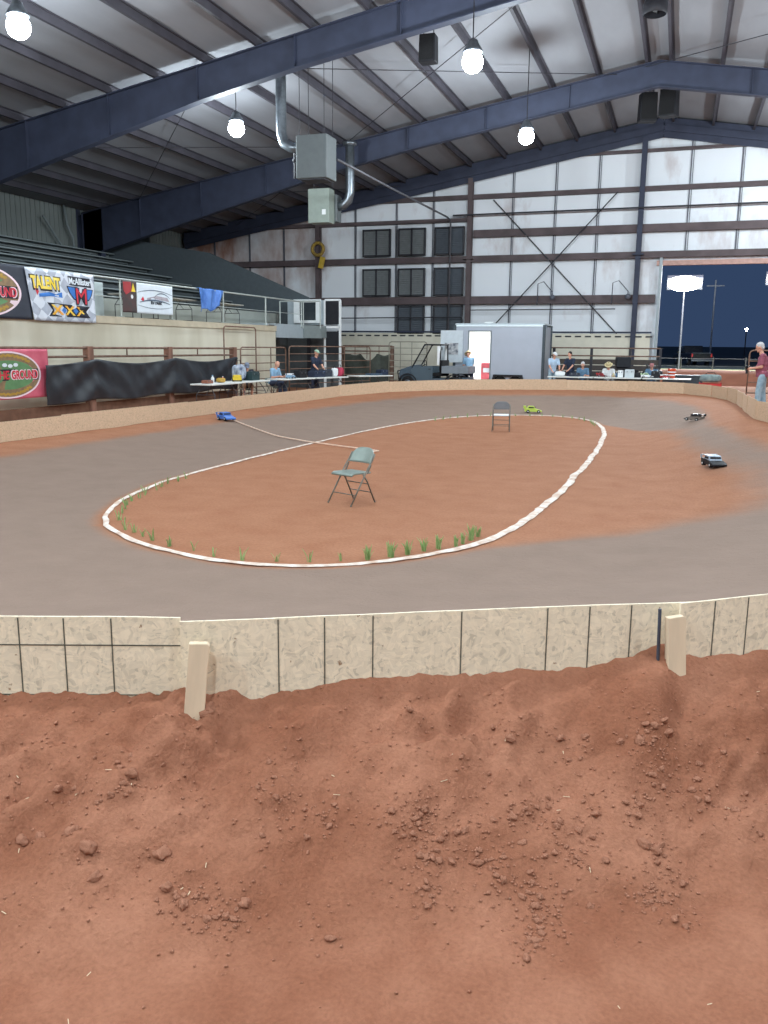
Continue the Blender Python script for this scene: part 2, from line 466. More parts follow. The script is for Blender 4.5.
# floor
xs = np.concatenate([np.arange(-27.4, -14, .6), np.arange(-14, 4.6, .16), np.arange(4.6, 25, .6)])
ys = np.concatenate([np.arange(-7, 2, .5), np.arange(2, 37, .16), np.arange(37, 46.4, .5)])
GX, GY = np.meshgrid(xs, ys)
GZ, GT, GIN, GOV, GD = ground(GX, GY)
GZ = GZ + np.array([[noise.noise((x*1.7, y*1.7, 3.1))*.012 for x in xs] for y in ys])
g = G(); W = len(xs)
g.v = list(zip(GX.ravel().tolist(), GY.ravel().tolist(), GZ.ravel().tolist()))
g.f = [(j*W+i, j*W+i+1, (j+1)*W+i+1, (j+1)*W+i) for j in range(len(ys)-1) for i in range(W-1)]
g.m = [0]*len(g.f); g.sm = [True]*len(g.f)
fl = struct('floor', g, floor_m)
lo = .28*smooth((GX+2.8)/1.5)*smooth((GY-8.)/4)*(1-smooth((GY-20)/5))     # loose dirt inside the right-hand edge
grv = smooth((GT-lo+.04)/(.12+lo*1.7))*(1-smooth((GT-.60)/.28))
grv = np.where(GIN & ~GOV, grv, 0)
at_ = fl.data.attributes.new('groove', 'FLOAT', 'POINT')
at_.data.foreach_set('value', grv.ravel().astype(np.float32))

# ------------------------------------------------------------------ barrier boards
def board(name, a, b, zb, h, m, label, group=None, lines=(), hlines=(), sink=.05, lean=0., th=.012, za=None):
    """one OSB board standing on edge from a to b"""
    a = Vector(a); b = Vector(b); d = b-a; L = d.length; ang = math.atan2(d.y, d.x)
    o = G()
    nx = 24
    def edge(u, v): return (L*u, -th/2+.006*math.sin(3*u+v), -sink+(h+sink)*v)
    zs = (0 if za is None else za)
    vs = []; fs = []
    for side in (-th/2, th/2):
        for j in (0, 1):
            for i in range(nx+1):
                u = i/nx
                vs.append((L*u, side+.010*math.sin(5*u+a.x), (-sink if j == 0 else h)+.004*noise.noise((u*6, a.x, j))+zs*u))
    R = nx+1
    for i in range(nx):
        fs += [(i, i+1, R+i+1, R+i), (2*R+i, 3*R+i, 3*R+i+1, 2*R+i+1), (R+i, R+i+1, 3*R+i+1, 3*R+i), (i, 2*R+i, 2*R+i+1, i+1)]
    fs += [(0, R, 3*R, 2*R), (nx, 2*R+nx, 3*R+nx, R+nx)]
    o.add(vs, fs, 0)
    def sag(u): return .010*math.sin(5*u+a.x)
    for x in lines:
        y = -th/2-.0012+sag(x/L)
        o.box((x, y, (h-sink)/2+zs*x/L), (.0055, .002, h+sink-.012), mi=1)
    for z in hlines:
        for i in range(nx):
            u0, u1 = i/nx, (i+1)/nx
            o.bar((L*u0, -th/2-.0012+sag(u0), z+zs*u0), (L*u1, -th/2-.0012+sag(u1), z+zs*u1), .002, .005, mi=1, up=(0, 0, 1))
    ob = o.build(name, [m, ink])
    ob.location = (a.x, a.y, zb); ob.rotation_euler = (lean, 0, ang)
    return tag(ob, label, 'barrier board', group)

I = .0254
NB = 'barrier boards in front of the dirt bank'
board('barrier_board', NEAR[0][:2], NEAR[1][:2], .44, .425, osb, 'pale OSB barrier board marked with a grid of lines, left of the long board', NB,
      lines=[.29, .50, .70, .91, 1.11, 1.31, 1.52, 1.72, 1.92, 2.13], hlines=[.295, .06])
board('barrier_board', NEAR[1][:2], NEAR[2][:2], .44, .41, osb, 'long pale OSB barrier board with only upright lines, between the two stakes', NB,
      lines=[x*I*1.03 for x in (16.5, 24.5, 33, 49, 65, 73, 81)], sink=.08)
board('barrier_board', (NEAR[2][0]-.07, NEAR[2][1]-.085), (2.12, 5.71), .46, .40, osb, 'pale OSB barrier board right of the short mound-side stake', NB,
      lines=[.2, .4, .81, 1.2, 1.6, 2.0], sink=.08)
n = len(RBOARD)-1
far_words = ['first', 'second', 'third', 'fourth', 'fifth', 'sixth', 'seventh', 'eighth', 'ninth', 'tenth', 'eleventh', 'twelfth', 'thirteenth', 'fourteenth', 'fifteenth']
kR = kF = kL = 0
for i in range(n):
    a, b = RBOARD[i], RBOARD[i+1]
    mx, my = (a[0]+b[0])/2, (a[1]+b[1])/2
    if mx > .9:
        kR += 1; lab = 'dusty OSB barrier board on right bank, %s back from the dirt bank' % far_words[kR-1]; gr = 'barrier boards along the right bank'
    elif my > 28.5:
        kF += 1; lab = 'dusty OSB barrier board on far curve, %s from the door-side corner' % far_words[kF-1]; gr = 'barrier boards along the far curve'
    else:
        kL += 1; lab = 'dusty OSB barrier board on the tarp side, %s from the far curve' % far_words[min(14, kL-1)]; gr = 'barrier boards along the tarp side'
    # face the camera side of the marks to the inside; boards step a little in height
    board('barrier_board', b[:2], a[:2], b[2], .40+.012*math.sin(i*2.3), osb_far, lab, gr, za=a[2]-b[2], sink=.06, lines=())

def stake(p, h, w, lean, label, m=wood, th=.04, rx=0.):
    o = G(); o.prism([(-w/2, 0), (w/2, 0), (w/2, h-.01), (w/2-.01, h), (-w/2, h-.004)], -th/2, th/2)
    ob = o.build('wooden_stake', m, bevel=.003); ob.location = p; ob.rotation_euler = (rx, lean, math.radians(27))
    return tag(ob, label, 'stake')
stake((-1.93, 3.05, .36), .42, .088, .10, 'pale wooden stake leaning on the seam of the two near boards', rx=-.04)
stake((.085, 4.115, .45), .36, .09, -.06, 'pale wooden stake in the mound at the right board seam', rx=-.04)
o = G(); o.tube((0, 0, 0), (-.012, .0, .4), .008, n=8)
tag(o.build('metal_rod', mat('blue_grey_rod', (84, 92, 108), .5, .5, var=.1), loc=(.0, 4.10, .44)), 'dark thin metal rod upright beside the right stake', 'rod')

# ------------------------------------------------------------------ dirt bank in front
XB = [-8.9, -6.8, -4.33, -2.02, .15, 2.12, 3.2, 3.7]; YB = [3.5, 2.5, 2.35, 3.12, 4.25, 5.71, 8.0, 11]
def yb(x): return float(np.interp(x, XB, YB))
def bank(x, tau):
    """height of the dirt at x, tau metres (along y) in front of the boards"""
    zc = float(np.interp(x, [-6, -3.2, -2.1, -1.75, -1.5, -1.35, -.9, -.35, -.12, .02, .2, .5, .9, 2, 4], [.52, .525, .515, .50, .53, .555, .55, .545, .60, .665, .60, .575, .60, .58, .5]))
    foot = 1.22+.16*noise.noise((x*1.1, 4.4, 0))
    u = min(1., tau/foot)
    f = (1-u)**1.15
    f = f*(1-.18*math.exp(-((u-.5)/.3)**2)*noise.noise((x*2.2, u*3, 1.)))
    z = .02+(zc-.02)*f
    k = smooth(np.array(1.15-u*.95)).item() if u < 1 else float(.25*math.exp(-(tau-foot)*3)+.04)
    P = Vector((x*1.0, tau, .3))
    gul = noise.fractal(Vector((x*3.2, tau*1.1, 9.)), 1., 2., 4)        # gullies running down the slope
    lump = noise.turbulence(Vector((x*7, tau*6, 2.)), 4, False)
    fine = noise.fractal(P*26, .9, 2.1, 3)
    rough = max(0, min(1, .58+1.1*noise.noise((x*1.3+5, tau*1.4, 7.))))
    cl = max(0., noise.noise((x*15, tau*13, 11.)))**.7
    z += k*(.07*gul*1.15*min(1, tau*4)+rough*.11*(lump-.45)*min(1, .3+tau*4)+rough*.014*fine+rough*.022*cl*min(1, .3+tau*4))
    z += .004*noise.noise((x*5, tau*5, 3))+.07*math.exp(-((x+1.93)/.13)**2-((tau-.09)/.13)**2)
    z += .018*smooth(np.array((.07-tau)/.07)).item()*(noise.fractal(Vector((x*14, 1, 1)), 1., 2., 3))
    return z
xs2 = np.arange(-5.6, 3.61, .02)
ts2 = np.concatenate([np.arange(-.03, 1.9, .018), np.arange(1.9, 5.6, .06)])
g = G(); W = len(xs2)
for t in ts2:
    for x in xs2:
        g.v.append((float(x), yb(x)-float(t), bank(float(x), max(0., float(t)))))
g.f = [(j*W+i, j*W+i+1, (j+1)*W+i+1, (j+1)*W+i) for j in range(len(ts2)-1) for i in range(W-1)]
g.m = [0]*len(g.f); g.sm = [True]*len(g.f)
tag(g.build('dirt_bank', berm_m), 'bank of loose red dirt piled against the outside of the near boards', 'dirt bank', kind='stuff')

# clods: a few lumpy meshes, many copies
def clod_mesh(seed):
    bm = bmesh.new(); bmesh.ops.create_icosphere(bm, subdivisions=3, radius=1.)
    for v in bm.verts:
        p = v.co.copy(); q = p*1.3+Vector((seed*7.1, 0, 0))
        k = 1+.45*noise.noise(q)+.32*noise.noise(q*2.3)+.14*noise.noise(q*5)
        v.co = Vector((p.x*1.0, p.y*.85, p.z*.72))*k
    for f in bm.faces: f.smooth = True
    me = bpy.data.meshes.new('dirt_clod'); bm.to_mesh(me); bm.free(); me.materials.append(clod_m); return me
CM = [clod_mesh(s) for s in range(5)]
def clod(x, y, r, i):
    o = bpy.data.objects.new('dirt_clod', CM[i % 5]); COL.objects.link(o)
    z = bank(x, yb(x)-y)
    o.location = (x, y, z+r*.12); o.scale = (r, r*random.uniform(.8, 1.1), r*random.uniform(.8, 1.1)); o.rotation_euler = (random.uniform(-.4, .4), random.uniform(-.4, .4), random.uniform(0, 6.28))
    return o
def gpt(px, py):
    """the spot on the bank seen at a place in the photograph (used once, to read positions off)"""
    d = fw*850+r2*(px-384)+d2*(py-512); p = Vector((0, 0, 2.05)); s = .0015
    for k in range(900):
        q = p+d*(s+k*.000005*1.)
        if q.y < yb(q.x) and q.z < bank(q.x, yb(q.x)-q.y): return q
        s += .0000025
    return None
big = [(88, 850, 13), (95, 880, 10), (22, 843, 9), (162, 855, 12), (70, 832, 8), (40, 838, 8), (132, 776, 10), (58, 790, 7), (245, 905, 8), (330, 940, 8), (205, 712, 15), (510, 740, 8), (560, 740, 7), (596, 815, 8),
       (512, 818, 9), (644, 845, 10), (656, 852, 8), (606, 862, 7), (438, 862, 7), (478, 865, 8), (590, 908, 5), (686, 928, 5), (735, 812, 7), (708, 800, 6), (452, 862, 7), (420, 856, 7), (640, 742, 8), (655, 726, 7), (668, 735, 8), (664, 722, 6)]
pts = [(x, y, s) for x, y, s in big]
for cx, cy, dx, dy, nn, s0 in ((180, 893, 14, 9, 9, 6), (228, 926, 20, 10, 8, 5), (536, 915, 7, 28, 22, 5.5), (655, 890, 14, 22, 20, 5), (430, 850, 10, 14, 10, 5.5), (425, 900, 6, 20, 7, 4.5), (415, 820, 10, 20, 10, 5), (545, 818, 22, 9, 10, 5), (480, 855, 18, 16, 12, 5), (330, 815, 35, 22, 12, 4.5),
                         (100, 790, 40, 25, 14, 5), (655, 730, 14, 18, 10, 5), (560, 860, 30, 25, 12, 4.5), (700, 800, 40, 30, 10, 5), (230, 770, 60, 30, 14, 4.5), (500, 760, 60, 30, 16, 4.5), (640, 790, 30, 20, 10, 5)):
    for _ in range(nn): pts.append((cx+random.gauss(0, dx), cy+random.gauss(0, dy), s0*random.uniform(.55, 1.35)))
ncl = 0; CR = []
for i, (px, py, s) in enumerate(pts):
    if py < 700 or not (-20 < px < 790): continue
    q = gpt(px, py)
    if q is None: continue
    for _ in range(7): CR.append((q.x+random.gauss(0, .05), q.y+random.gauss(0, .05)))
    o = clod(q.x, q.y, s*.5*(q-Vector((0, 0, 2.05))).length/850*1.25, i); ncl += 1
    if i < len(big):
        tag(o, 'larger lump of red dirt lying loose on the slope of the dirt bank', 'dirt clod', 'large clods on the dirt bank')
    else:
        tag(o, 'small clod of red dirt rolled down the slope of the dirt bank', 'dirt clod', 'small clods on the dirt bank')
# crumbs nobody could count
g = G()
for k_ in range(2600+len(CR)):
    if k_ < len(CR): x, y = CR[k_]; t = yb(x)-y
    else:
        x = random.uniform(-4.2, 2.6); t = abs(random.gauss(.55, .45)); y = yb(x)-t
        if t > 1.6 or noise.noise((x*2.1, t*1.6, 4)) < random.uniform(-.5, .35): continue
    r = random.uniform(.003, .009)
    if t < .03: continue
    z = bank(x, t)+r*.3
    R = Matrix.Rotation(random.uniform(0, 6), 3, 'Z')
    g.add([R @ Vector(v)*r+Vector((x, y, z)) for v in ((1, 0, 0), (0, 1, .2), (-1, .1, 0), (0, -.9, -.1), (.1, 0, .8), (0, 0, -.8))], [(0, 1, 4), (1, 2, 4), (2, 3, 4), (3, 0, 4), (1, 0, 5), (2, 1, 5), (3, 2, 5), (0, 3, 5)], 0, True)
tag(g.build('dirt_crumbs', clod_m), 'fine crumbs of red dirt strewn over the slope of the bank', 'dirt crumbs', kind='stuff')
# bits of straw on the flat ground
strawm = mat('straw_bits', (224, 206, 176), .9, var=.1)
g = G()
for _ in range(70):
    x = random.uniform(-3, 1.6); t = random.uniform(.3, 2.4); y = yb(x)-t; z = bank(x, t)+.006; a = random.uniform(0, PI); L = random.uniform(.004, .016)
    g.bar((x-L*math.cos(a), y-L*math.sin(a), z), (x+L*math.cos(a), y+L*math.sin(a), z+.002), .0022, .0016)
tag(g.build('straw_bits', strawm), 'pale bits of straw scattered on the dirt in front', 'straw', kind='stuff')

# ------------------------------------------------------------------ chalk line, cord and sprigs on the infield edge
Z0 = .010
g = G(); N = len(OVAL)
def oval_n(i):
    a, b = OVAL[(i-1) % N], OVAL[(i+1) % N]; d = Vector((b[0]-a[0], b[1]-a[1], 0)).normalized(); return Vector((d.y, -d.x, 0))
rows = []
for i in range(N):
    p = Vector((*OVAL[i], 0)); nn = oval_n(i)
    w = .035+.014*noise.noise((p.x*3, p.y*3, 0))+(.02 if p.x > -2.6 and p.y > 8 else 0)
    off = .03*noise.noise((p.x*1.1, p.y*1.1, 5))
    j = .03*noise.noise((p.x*5, p.y*5, 1))
    z = gz(p.x, p.y)+Z0
    rows.append([(p+nn*(off-w+j)).to_tuple()[:2]+(z,), (p+nn*(off-w*.5)).to_tuple()[:2]+(z+.012,), (p+nn*(off+w*.5)).to_tuple()[:2]+(z+.012,), (p+nn*(off+w+j)).to_tuple()[:2]+(z,)])
vs = [v for r in rows for v in r]
fs = [(i*4+k, i*4+k+1, ((i+1) % N)*4+k+1, ((i+1) % N)*4+k) for i in range(N) for k in range(3)]
g.add(vs, fs, 0, True)
tag(g.build('chalk_line', chalk), 'white chalk line drawn round the oval dirt infield', 'line marking')
P = [(-12.0, 20.6), (-10.4, 19.1), (-8.6, 17.55), (-7.4, 16.75), (-6.4, 16.25), (-5.55, 15.85), (-5.62, 15.7), (-5.85, 15.55)]
PP = []
for a, b in zip(P, P[1:]):
    for k in range(8):
        x, y = a[0]+(b[0]-a[0])*k/8, a[1]+(b[1]-a[1])*k/8; PP.append((x, y, gz(x, y)+.03))
g = G(); g.path(PP, .014, 6)
tag(g.build('timing_cord', cordm), 'thin pale cord lying across the far straight into the infield', 'cord')

def sprig_mesh(seed, n, h):
    rr = random.Random(seed); g = G()
    for k in range(n):
        a = rr.uniform(0, 6.28); l = h*rr.uniform(.65, 1.1); lean = rr.uniform(.1, .55); w = .006+.004*rr.random()
        d = Vector((math.cos(a), math.sin(a), 0)); s = Vector((-d.y, d.x, 0)); b = d*rr.uniform(0, .02)
        p = [b+d*(lean*l*t*t)+Vector((0, 0, l*t)) for t in (0, .4, .75, 1)]
        vs = []
        for q, ww in zip(p, (w, w*.9, w*.6, w*.1)): vs += [q-s*ww+d*.002, q+s*ww+d*.002, q-d*.002]
        fs = []
        for i in range(3):
            for k2 in range(3): fs.append((i*3+k2, i*3+(k2+1) % 3, (i+1)*3+(k2+1) % 3, (i+1)*3+k2))
        g.add(vs, fs, 0, True)
    return g.mesh('grass_sprig', green)
SPR = [sprig_mesh(s, n_, h_) for s, n_, h_ in ((1, 3, .10), (2, 4, .09), (3, 3, .12), (4, 5, .08))]
CL = [sprig_mesh(s, 14, .11) for s in (8, 9)]
cen = Vector((-4.5, 16.5, 0))
acc = 0; last = None
for i in range(N*4):
    u = i/4; k = int(u); f = u-k
    a, b = OVAL[k % N], OVAL[(k+1) % N]
    p = Vector((a[0]*(1-f)+b[0]*f, a[1]*(1-f)+b[1]*f, 0)); nn = oval_n(k)
    inward = nn if (cen-p).dot(nn) > 0 else -nn
    if last is not None: acc += (p-last).length
    last = p.copy()
    near = p.y < 8.4; leftend = p.x < -5.4 and p.y < 11.5; far = p.y > 23.5; rightcl = p.x > -2.75 and p.y < 9
    step = .2 if rightcl else .24 if leftend else .30 if near else .42 if far else 1e9
    if acc < step: continue
    acc = random.uniform(-.06, .06)
    q = p+inward*random.uniform(.12, .2)
    me = CL[i % 2] if rightcl else SPR[(i*7) % 4]
    o = bpy.data.objects.new('grass_sprig', me); COL.objects.link(o)
    o.location = (q.x, q.y, gz(q.x, q.y)-.004); o.rotation_euler = (0, 0, random.uniform(0, 6.28)); s = random.uniform(1.0, 1.5); o.scale = (s, s, s)
    w = 'leafier green clump by the near right bend of the chalk line' if rightcl else 'green sprig along the left bend inside the chalk line' if leftend else 'green sprig along the far end inside the chalk line' if far else 'green sprig along the near edge inside the chalk line'
    tag(o, w, 'grass sprig', w.replace('green sprig', 'sprigs').replace('leafier green clump', 'clumps'))

# ------------------------------------------------------------------ building shell
RX, RTOP, SL = -1.5, 12.4, .168           # ridge x, top of frames at the ridge, roof slope
XL, XR, YE = -27.4, 24.4, 44.2
def ftop(x): return RTOP-SL*abs(x-RX)
YN = -6.8
g = G()   # roof liner
def roof(u, v, s):
    x = RX+s*25.9*u; y = YN+(YE+1-YN)*v
    return (x, y, ftop(x)+.27-.03*abs(math.sin(v*40)))
for s in (-1, 1): g.grid(16, 60, lambda u, v, s=s: roof(u, v, s), 0, True)
for s in (-1, 1):
    x = RX+s*26.2
    g.add([(RX, YN-.2, RTOP+.42), (RX, YE+1.2, RTOP+.42), (x, YE+1.2, ftop(x)+.42), (x, YN-.2, ftop(x)+.42)], [(0, 1, 2, 3)])
struct('ceiling', g, ceil_m)
# back wall with the drive-through opening
DX0, DX1, DZ = -1.28, 7.4, 6.15
g = G()
nx, nz = 110, 44
vsx = np.linspace(XL, XR, nx+1); 
def keep(x0, x1, z0, z1): return not (x0 > DX0-.25 and x1 < DX1+.25 and z1 < DZ+.2)
def panel(x0, x1, z0, z1, n=1):
    g.box(((x0+x1)/2, YE+.06, (z0+z1)/2), (x1-x0, .12, z1-z0))
step = .6
xe = list(np.arange(XL, DX0, step))+[DX0]; xe2 = list(np.arange(DX0, DX1, step))+[DX1]; xe3 = list(np.arange(DX1, XR, step))+[XR]
def wallstrip(xl, zlo):
    for x0, x1 in zip(xl, xl[1:]):
        nzz = 14; zt0, zt1 = ftop(x0)+.25, ftop(x1)+.25
        for k in range(nzz):
            a0, a1 = zlo+(zt0-zlo)*k/nzz, zlo+(zt0-zlo)*(k+1)/nzz; b0, b1 = zlo+(zt1-zlo)*k/nzz, zlo+(zt1-zlo)*(k+1)/nzz
            g.add([(x0, YE, a0), (x1, YE, b0), (x1, YE, b1), (x0, YE, a1)], [(0, 1, 2, 3)])
        g.add([(x0, YE+.15, zlo), (x1, YE+.15, zlo), (x1, YE+.15, zt1), (x0, YE+.15, zt0)], [(0, 1, 2, 3)])
wallstrip(xe, -.3); wallstrip(xe2, DZ); wallstrip(xe3, -.3)
g.box((DX0, YE+.075, 3), (.02, .15, 6.4)); g.box((DX1, YE+.075, 3), (.02, .15, 6.4)); g.box(((DX0+DX1)/2, YE+.075, DZ), (DX1-DX0, .15, .02))
wb = struct('wall_back', g, wall_back)
at_ = wb.data.attributes.new('rust', 'FLOAT', 'POINT')
vals = []
for v in wb.data.vertices:
    x, z = v.co.x, v.co.z
    r = .75*max(0, min(1, (-17.0-x)/4))
    for gzz in (9.4, 7.6, 6.4, 4.3): r += .16*math.exp(-((z-gzz+.35)/.4)**2)*(1 if x < -2 else .4)
    r += .12*math.exp(-((ftop(x)-z)/.8)**2)
    vals.append(r)
at_.data.foreach_set('value', vals)
# other walls
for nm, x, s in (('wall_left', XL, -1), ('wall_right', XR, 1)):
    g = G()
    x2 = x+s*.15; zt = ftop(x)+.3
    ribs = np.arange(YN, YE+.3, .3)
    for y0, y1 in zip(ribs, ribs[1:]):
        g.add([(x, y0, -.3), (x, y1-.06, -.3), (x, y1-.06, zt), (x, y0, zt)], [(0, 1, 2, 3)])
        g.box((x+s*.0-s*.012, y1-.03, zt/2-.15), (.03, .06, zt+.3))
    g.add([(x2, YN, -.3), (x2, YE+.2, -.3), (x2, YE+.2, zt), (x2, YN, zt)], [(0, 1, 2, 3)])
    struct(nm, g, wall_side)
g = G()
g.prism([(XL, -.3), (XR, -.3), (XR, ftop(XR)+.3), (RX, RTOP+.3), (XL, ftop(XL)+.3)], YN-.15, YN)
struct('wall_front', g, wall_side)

# main frames: tapered I beams
def depth(x): d = abs(x-RX); return .90+max(0, d-11.5)/(25.9-11.5)*1.15
def frame(Y, name='roof_beam', w=.30, scale=1., cols=True):
    g = G()
    for s in (-1, 1):
        X = [RX+s*25.6*k/8 for k in range(9)]
        for x0, x1 in zip(X, X[1:]):
            t0, t1 = ftop(x0), ftop(x1); b0, b1 = t0-depth(x0)*scale, t1-depth(x1)*scale
            def slab(za0, zb0, za1, zb1, hw):
                v = [(x0, Y-hw, zb0), (x0, Y+hw, zb0), (x0, Y-hw, za0), (x0, Y+hw, za0), (x1, Y-hw, zb1), (x1, Y+hw, zb1), (x1, Y-hw, za1), (x1, Y+hw, za1)]
                g.add(v, [(0, 1, 3, 2), (4, 6, 7, 5), (0, 4, 5, 1), (2, 3, 7, 6), (0, 2, 6, 4), (1, 5, 7, 3)])
            slab(t0-.025, b0+.025, t1-.025, b1+.025, .012)
            slab(t0, t0-.03, t1, t1-.03, w/2); slab(b0+.03, b0, b1+.03, b1, w/2)
            g.box((x1, Y, (t1+b1)/2), (.02, w*.8, t1-b1-.06))
        if cols:
            xo, xi = (XL+.02 if s < 0 else XR-.02), (XL+1.35 if s < 0 else XR-1.35)
            zt = ftop(xi)-.3
            xb = XL+.75 if s < 0 else XR-.75
            for (a, b) in (((xo, 0), (xo, zt+.3)), ((xb, 0), (xi, zt-depth(xi)+.3))):
                g.bar((a[0], Y, a[1]), (b[0], Y, b[1]), .03, w, up=(0, 1, 0))
            g.prism([(xo, 0), (xb, 0), (xi, zt-depth(xi)+.3), (xi, zt+.3), (xo, zt)], Y-.012, Y+.012)
    return struct(name, g, steel)
for Y in (24.2, 35., 13.2, 2.2): frame(Y)
# end frame on the back wall
g = G()
for s in (-1, 1):
    a = (RX, 43.95, ftop(RX)-.27); b = (RX+s*25.6, 43.95, ftop(RX+s*25.6)-.27)
    g.bar(a, b, .3, .55, up=(0, 1, 0)); 
    g.bar((a[0], 43.78, a[2]+.27), (b[0], 43.78, b[2]+.27), .34, .03, up=(0, 1, 0)); g.bar((a[0], 43.78, a[2]-.27), (b[0], 43.78, b[2]-.27), .34, .03, up=(0, 1, 0))
struct('roof_beam', g, steel)
purl = mat('purlin_steel', (66, 64, 72), .65, var=.15, scale=1.4)
# purlins (Z sections)
px_ = [RX-.42, RX+.42]+[RX-2.16-1.72*k for k in range(14)]+[RX+2.16+1.72*k for k in range(14)]
for x in px_:
    z = ftop(x); g = G()
    g.box((x, (YN+YE)/2, z+.12), (.022, YE-YN, .23)); g.box((x+.045, (YN+YE)/2, z+.23), (.09, YE-YN, .02)); g.box((x-.045, (YN+YE)/2, z+.012), (.09, YE-YN, .022))
    struct('purlin', g, purl)
# cross rods under the roof
for (x0, y0, x1, y1) in ((-14, 24.2, -3, 35), (-3, 24.2, -14, 35), (-24, 24.2, -14, 35), (-14, 24.2, -24, 35), (-2, 24.2, 8, 35), (8, 24.2, -2, 35), (-24, 35, -14, 44), (-14, 35, -24, 44)):
    g = G(); g.tube((x0, y0, ftop(x0)-.08), (x1, y1, ftop(x1)-.08), .014, n=6); struct('brace_rod', g, dark_steel)
# back wall columns, girts, header, seams
for x in (-18.9, -10.57, -2.3, 7.6, 16.):
    g = G(); zt = ftop(x)-.5
    g.box((x, 44.02, zt/2), (.24, .03, zt)); g.box((x, 43.72, zt/2), (.24, .03, zt)); g.box((x, 43.87, zt/2), (.03, .3, zt))
    if x > -12: g.box((x, 43.7, 6.5), (.5, .3, .06))
    struct('column', g, steel_red if x < -5 else steel)
def girt(x0, x1, z, h=.26, d=.18, m=None):
    g = G(); g.box(((x0+x1)/2, 44.08, z), (x1-x0, .02, h)); g.box(((x0+x1)/2, 44.0, z+h/2), (x1-x0, d, .025)); g.box(((x0+x1)/2, 43.92, z-h/2), (x1-x0, d+.1, .03)); g.box(((x0+x1)/2, 43.91, z), (x1-x0, .02, h))
    struct('girt', g, m or steel_red)
ex = lambda z: max(XL+.1, RX-(RTOP-z-.3)/SL), 
def xlim(z): w = (RTOP-z-.35)/SL; return max(XL+.2, RX-w), min(XR-.2, RX+w)
for z, h in ((11.2, .12), (9.5, .2)):
    a, b = xlim(z); girt(a, b, z, h)
girt(-10.4, XR-.2, 7.72, .34); girt(XL+.2, -10.7, 8.42, .16); girt(XL+.2, XR-.2, 6.5, .28); girt(XL+.2, -1.4, 4.46, .36); girt(7.7, XR-.2, 4.46, .34)
for x in (-25.4, -23.2, -21.1, -16.9, -14.6, -12.6, -8.5, -6.4, -4.35, -.2, 2.0, 4.2):
    z0 = 6.5 if x > -1 else (2.7 if x < -3 else .3)
    zt = ftop(x)-.6
    g = G(); g.box((x, 44.17, (z0+zt)/2), (.05, .05, zt-z0)); g.tube((x+.09, 44.1, z0), (x+.09, 44.1, zt), .018, n=6)
    struct('wall_seam', g, seam_m)
for p, q in (((-9.4, 43.82, 9.3), (-2.6, 43.82, 2.3)), ((-3.4, 43.8, 9.4), (-9.9, 43.8, 2.4))):
    g = G(); g.tube(p, q, .03, n=8); struct('brace_rod', g, dark_steel)
# door jamb and track
g = G(); g.box((DX0+.05, 43.98, 3.2), (.14, .3, 6.3)); struct('trim_1', g, lightgrey)
g = G(); g.box(((DX0+DX1)/2, 43.98, DZ-.05), (DX1-DX0+.3, .25, .22)); struct('trim_2', g, mat('door_head', (186, 150, 140), .7, var=.1))
# lower kick wall with drip strip
g = G(); g.box((-9.6, 43.82, 1.5), (16.2, .06, 2.6)); 
struct('wall_back_kickboard', g, mat('kickboard', (218, 214, 198), .7, var=.06, scale=2))
g = G()
for k in range(34): g.box((-17.4+k*.48, 43.78, 2.66), (.3, .03, .07), mi=0)
struct('trim_3', g, dark_steel)
g = G(); g.box((-9.6, 43.8, 2.86), (16.3, .14, .08)); struct('trim_4', g, steel)

# louvred openings
wn = 0
for ci, (x0, x1) in enumerate(((-16.34, -14.8), (-14.36, -12.9), (-12.4, -10.85))):
    for ri, (z0, z1) in enumerate(((6.72, 8.1), (4.68, 6.1), (2.75, 4.2))):
        if ci == 0 and ri == 2: continue
        wn += 1
        fr = G()
        for a, b, c, d in ((x0, x0+.07, z0, z1), (x1-.07, x1, z0, z1), (x0, x1, z0, z0+.07), (x0, x1, z1-.07, z1), ((x0+x1)/2-.04, (x0+x1)/2+.04, z0, z1)):
            fr.box(((a+b)/2, 43.86, (c+d)/2), (b-a, .14, d-c))
        w = struct('window_%d' % wn, fr, mat('louvre_frame_%d' % wn, (70, 76, 84), .6, var=.06) if False else dark_steel)
        sl = G(); ns = 13
        for k in range(ns):
            zc = z0+.09+(z1-z0-.18)*(k+.5)/ns
            sl.box(((x0+x1)/2, 43.86, zc), (x1-x0-.1, .012, (z1-z0)/ns*1.05), Matrix.Rotation(-.6, 3, 'X'))
        sl.box(((x0+x1)/2, 43.97, (z0+z1)/2), (x1-x0, .02, z1-z0), mi=1)
        sl.build('louvre_slats', [mat('louvre_%d' % wn, (126, 130, 132) if ri != 2 and ci < 2 else (92, 98, 106), .6, var=.08), black], w)
# conduits on the wall
g = G(); g.path([(-10.9, 26.9, 7.95), (-11.1, 33, 8.1), (-11.45, 42.6, 8.4), (-11.5, 43.4, 8.38), (-11.5, 43.55, 8.2), (-11.5, 43.55, .5)], .045, 8)
tag(g.build('gas_pipe', mat('pipe_grey', (98, 98, 104), .5, .3, var=.1)), 'dark gas pipe sloping from the hung heater down the back wall', 'pipe')
g = G(); g.tube((-11.4, 43.6, 8.6), (14, 43.6, 8.62), .04, n=8)
tag(g.build('conduit_pipe', dark_steel), 'thin straight conduit running across the white back wall above the girts', 'pipe')
g = G(); g.tube((-17.8, 43.5, 3.55), (-10.8, 43.5, 3.6), .03, n=8); g.tube((-10.4, 43.6, 3.95), (-3.2, 43.6, 3.97), .025, n=8)
tag(g.build('wall_rail', dark_steel), 'thin rail along the back wall under the lowest louvres', 'rail')
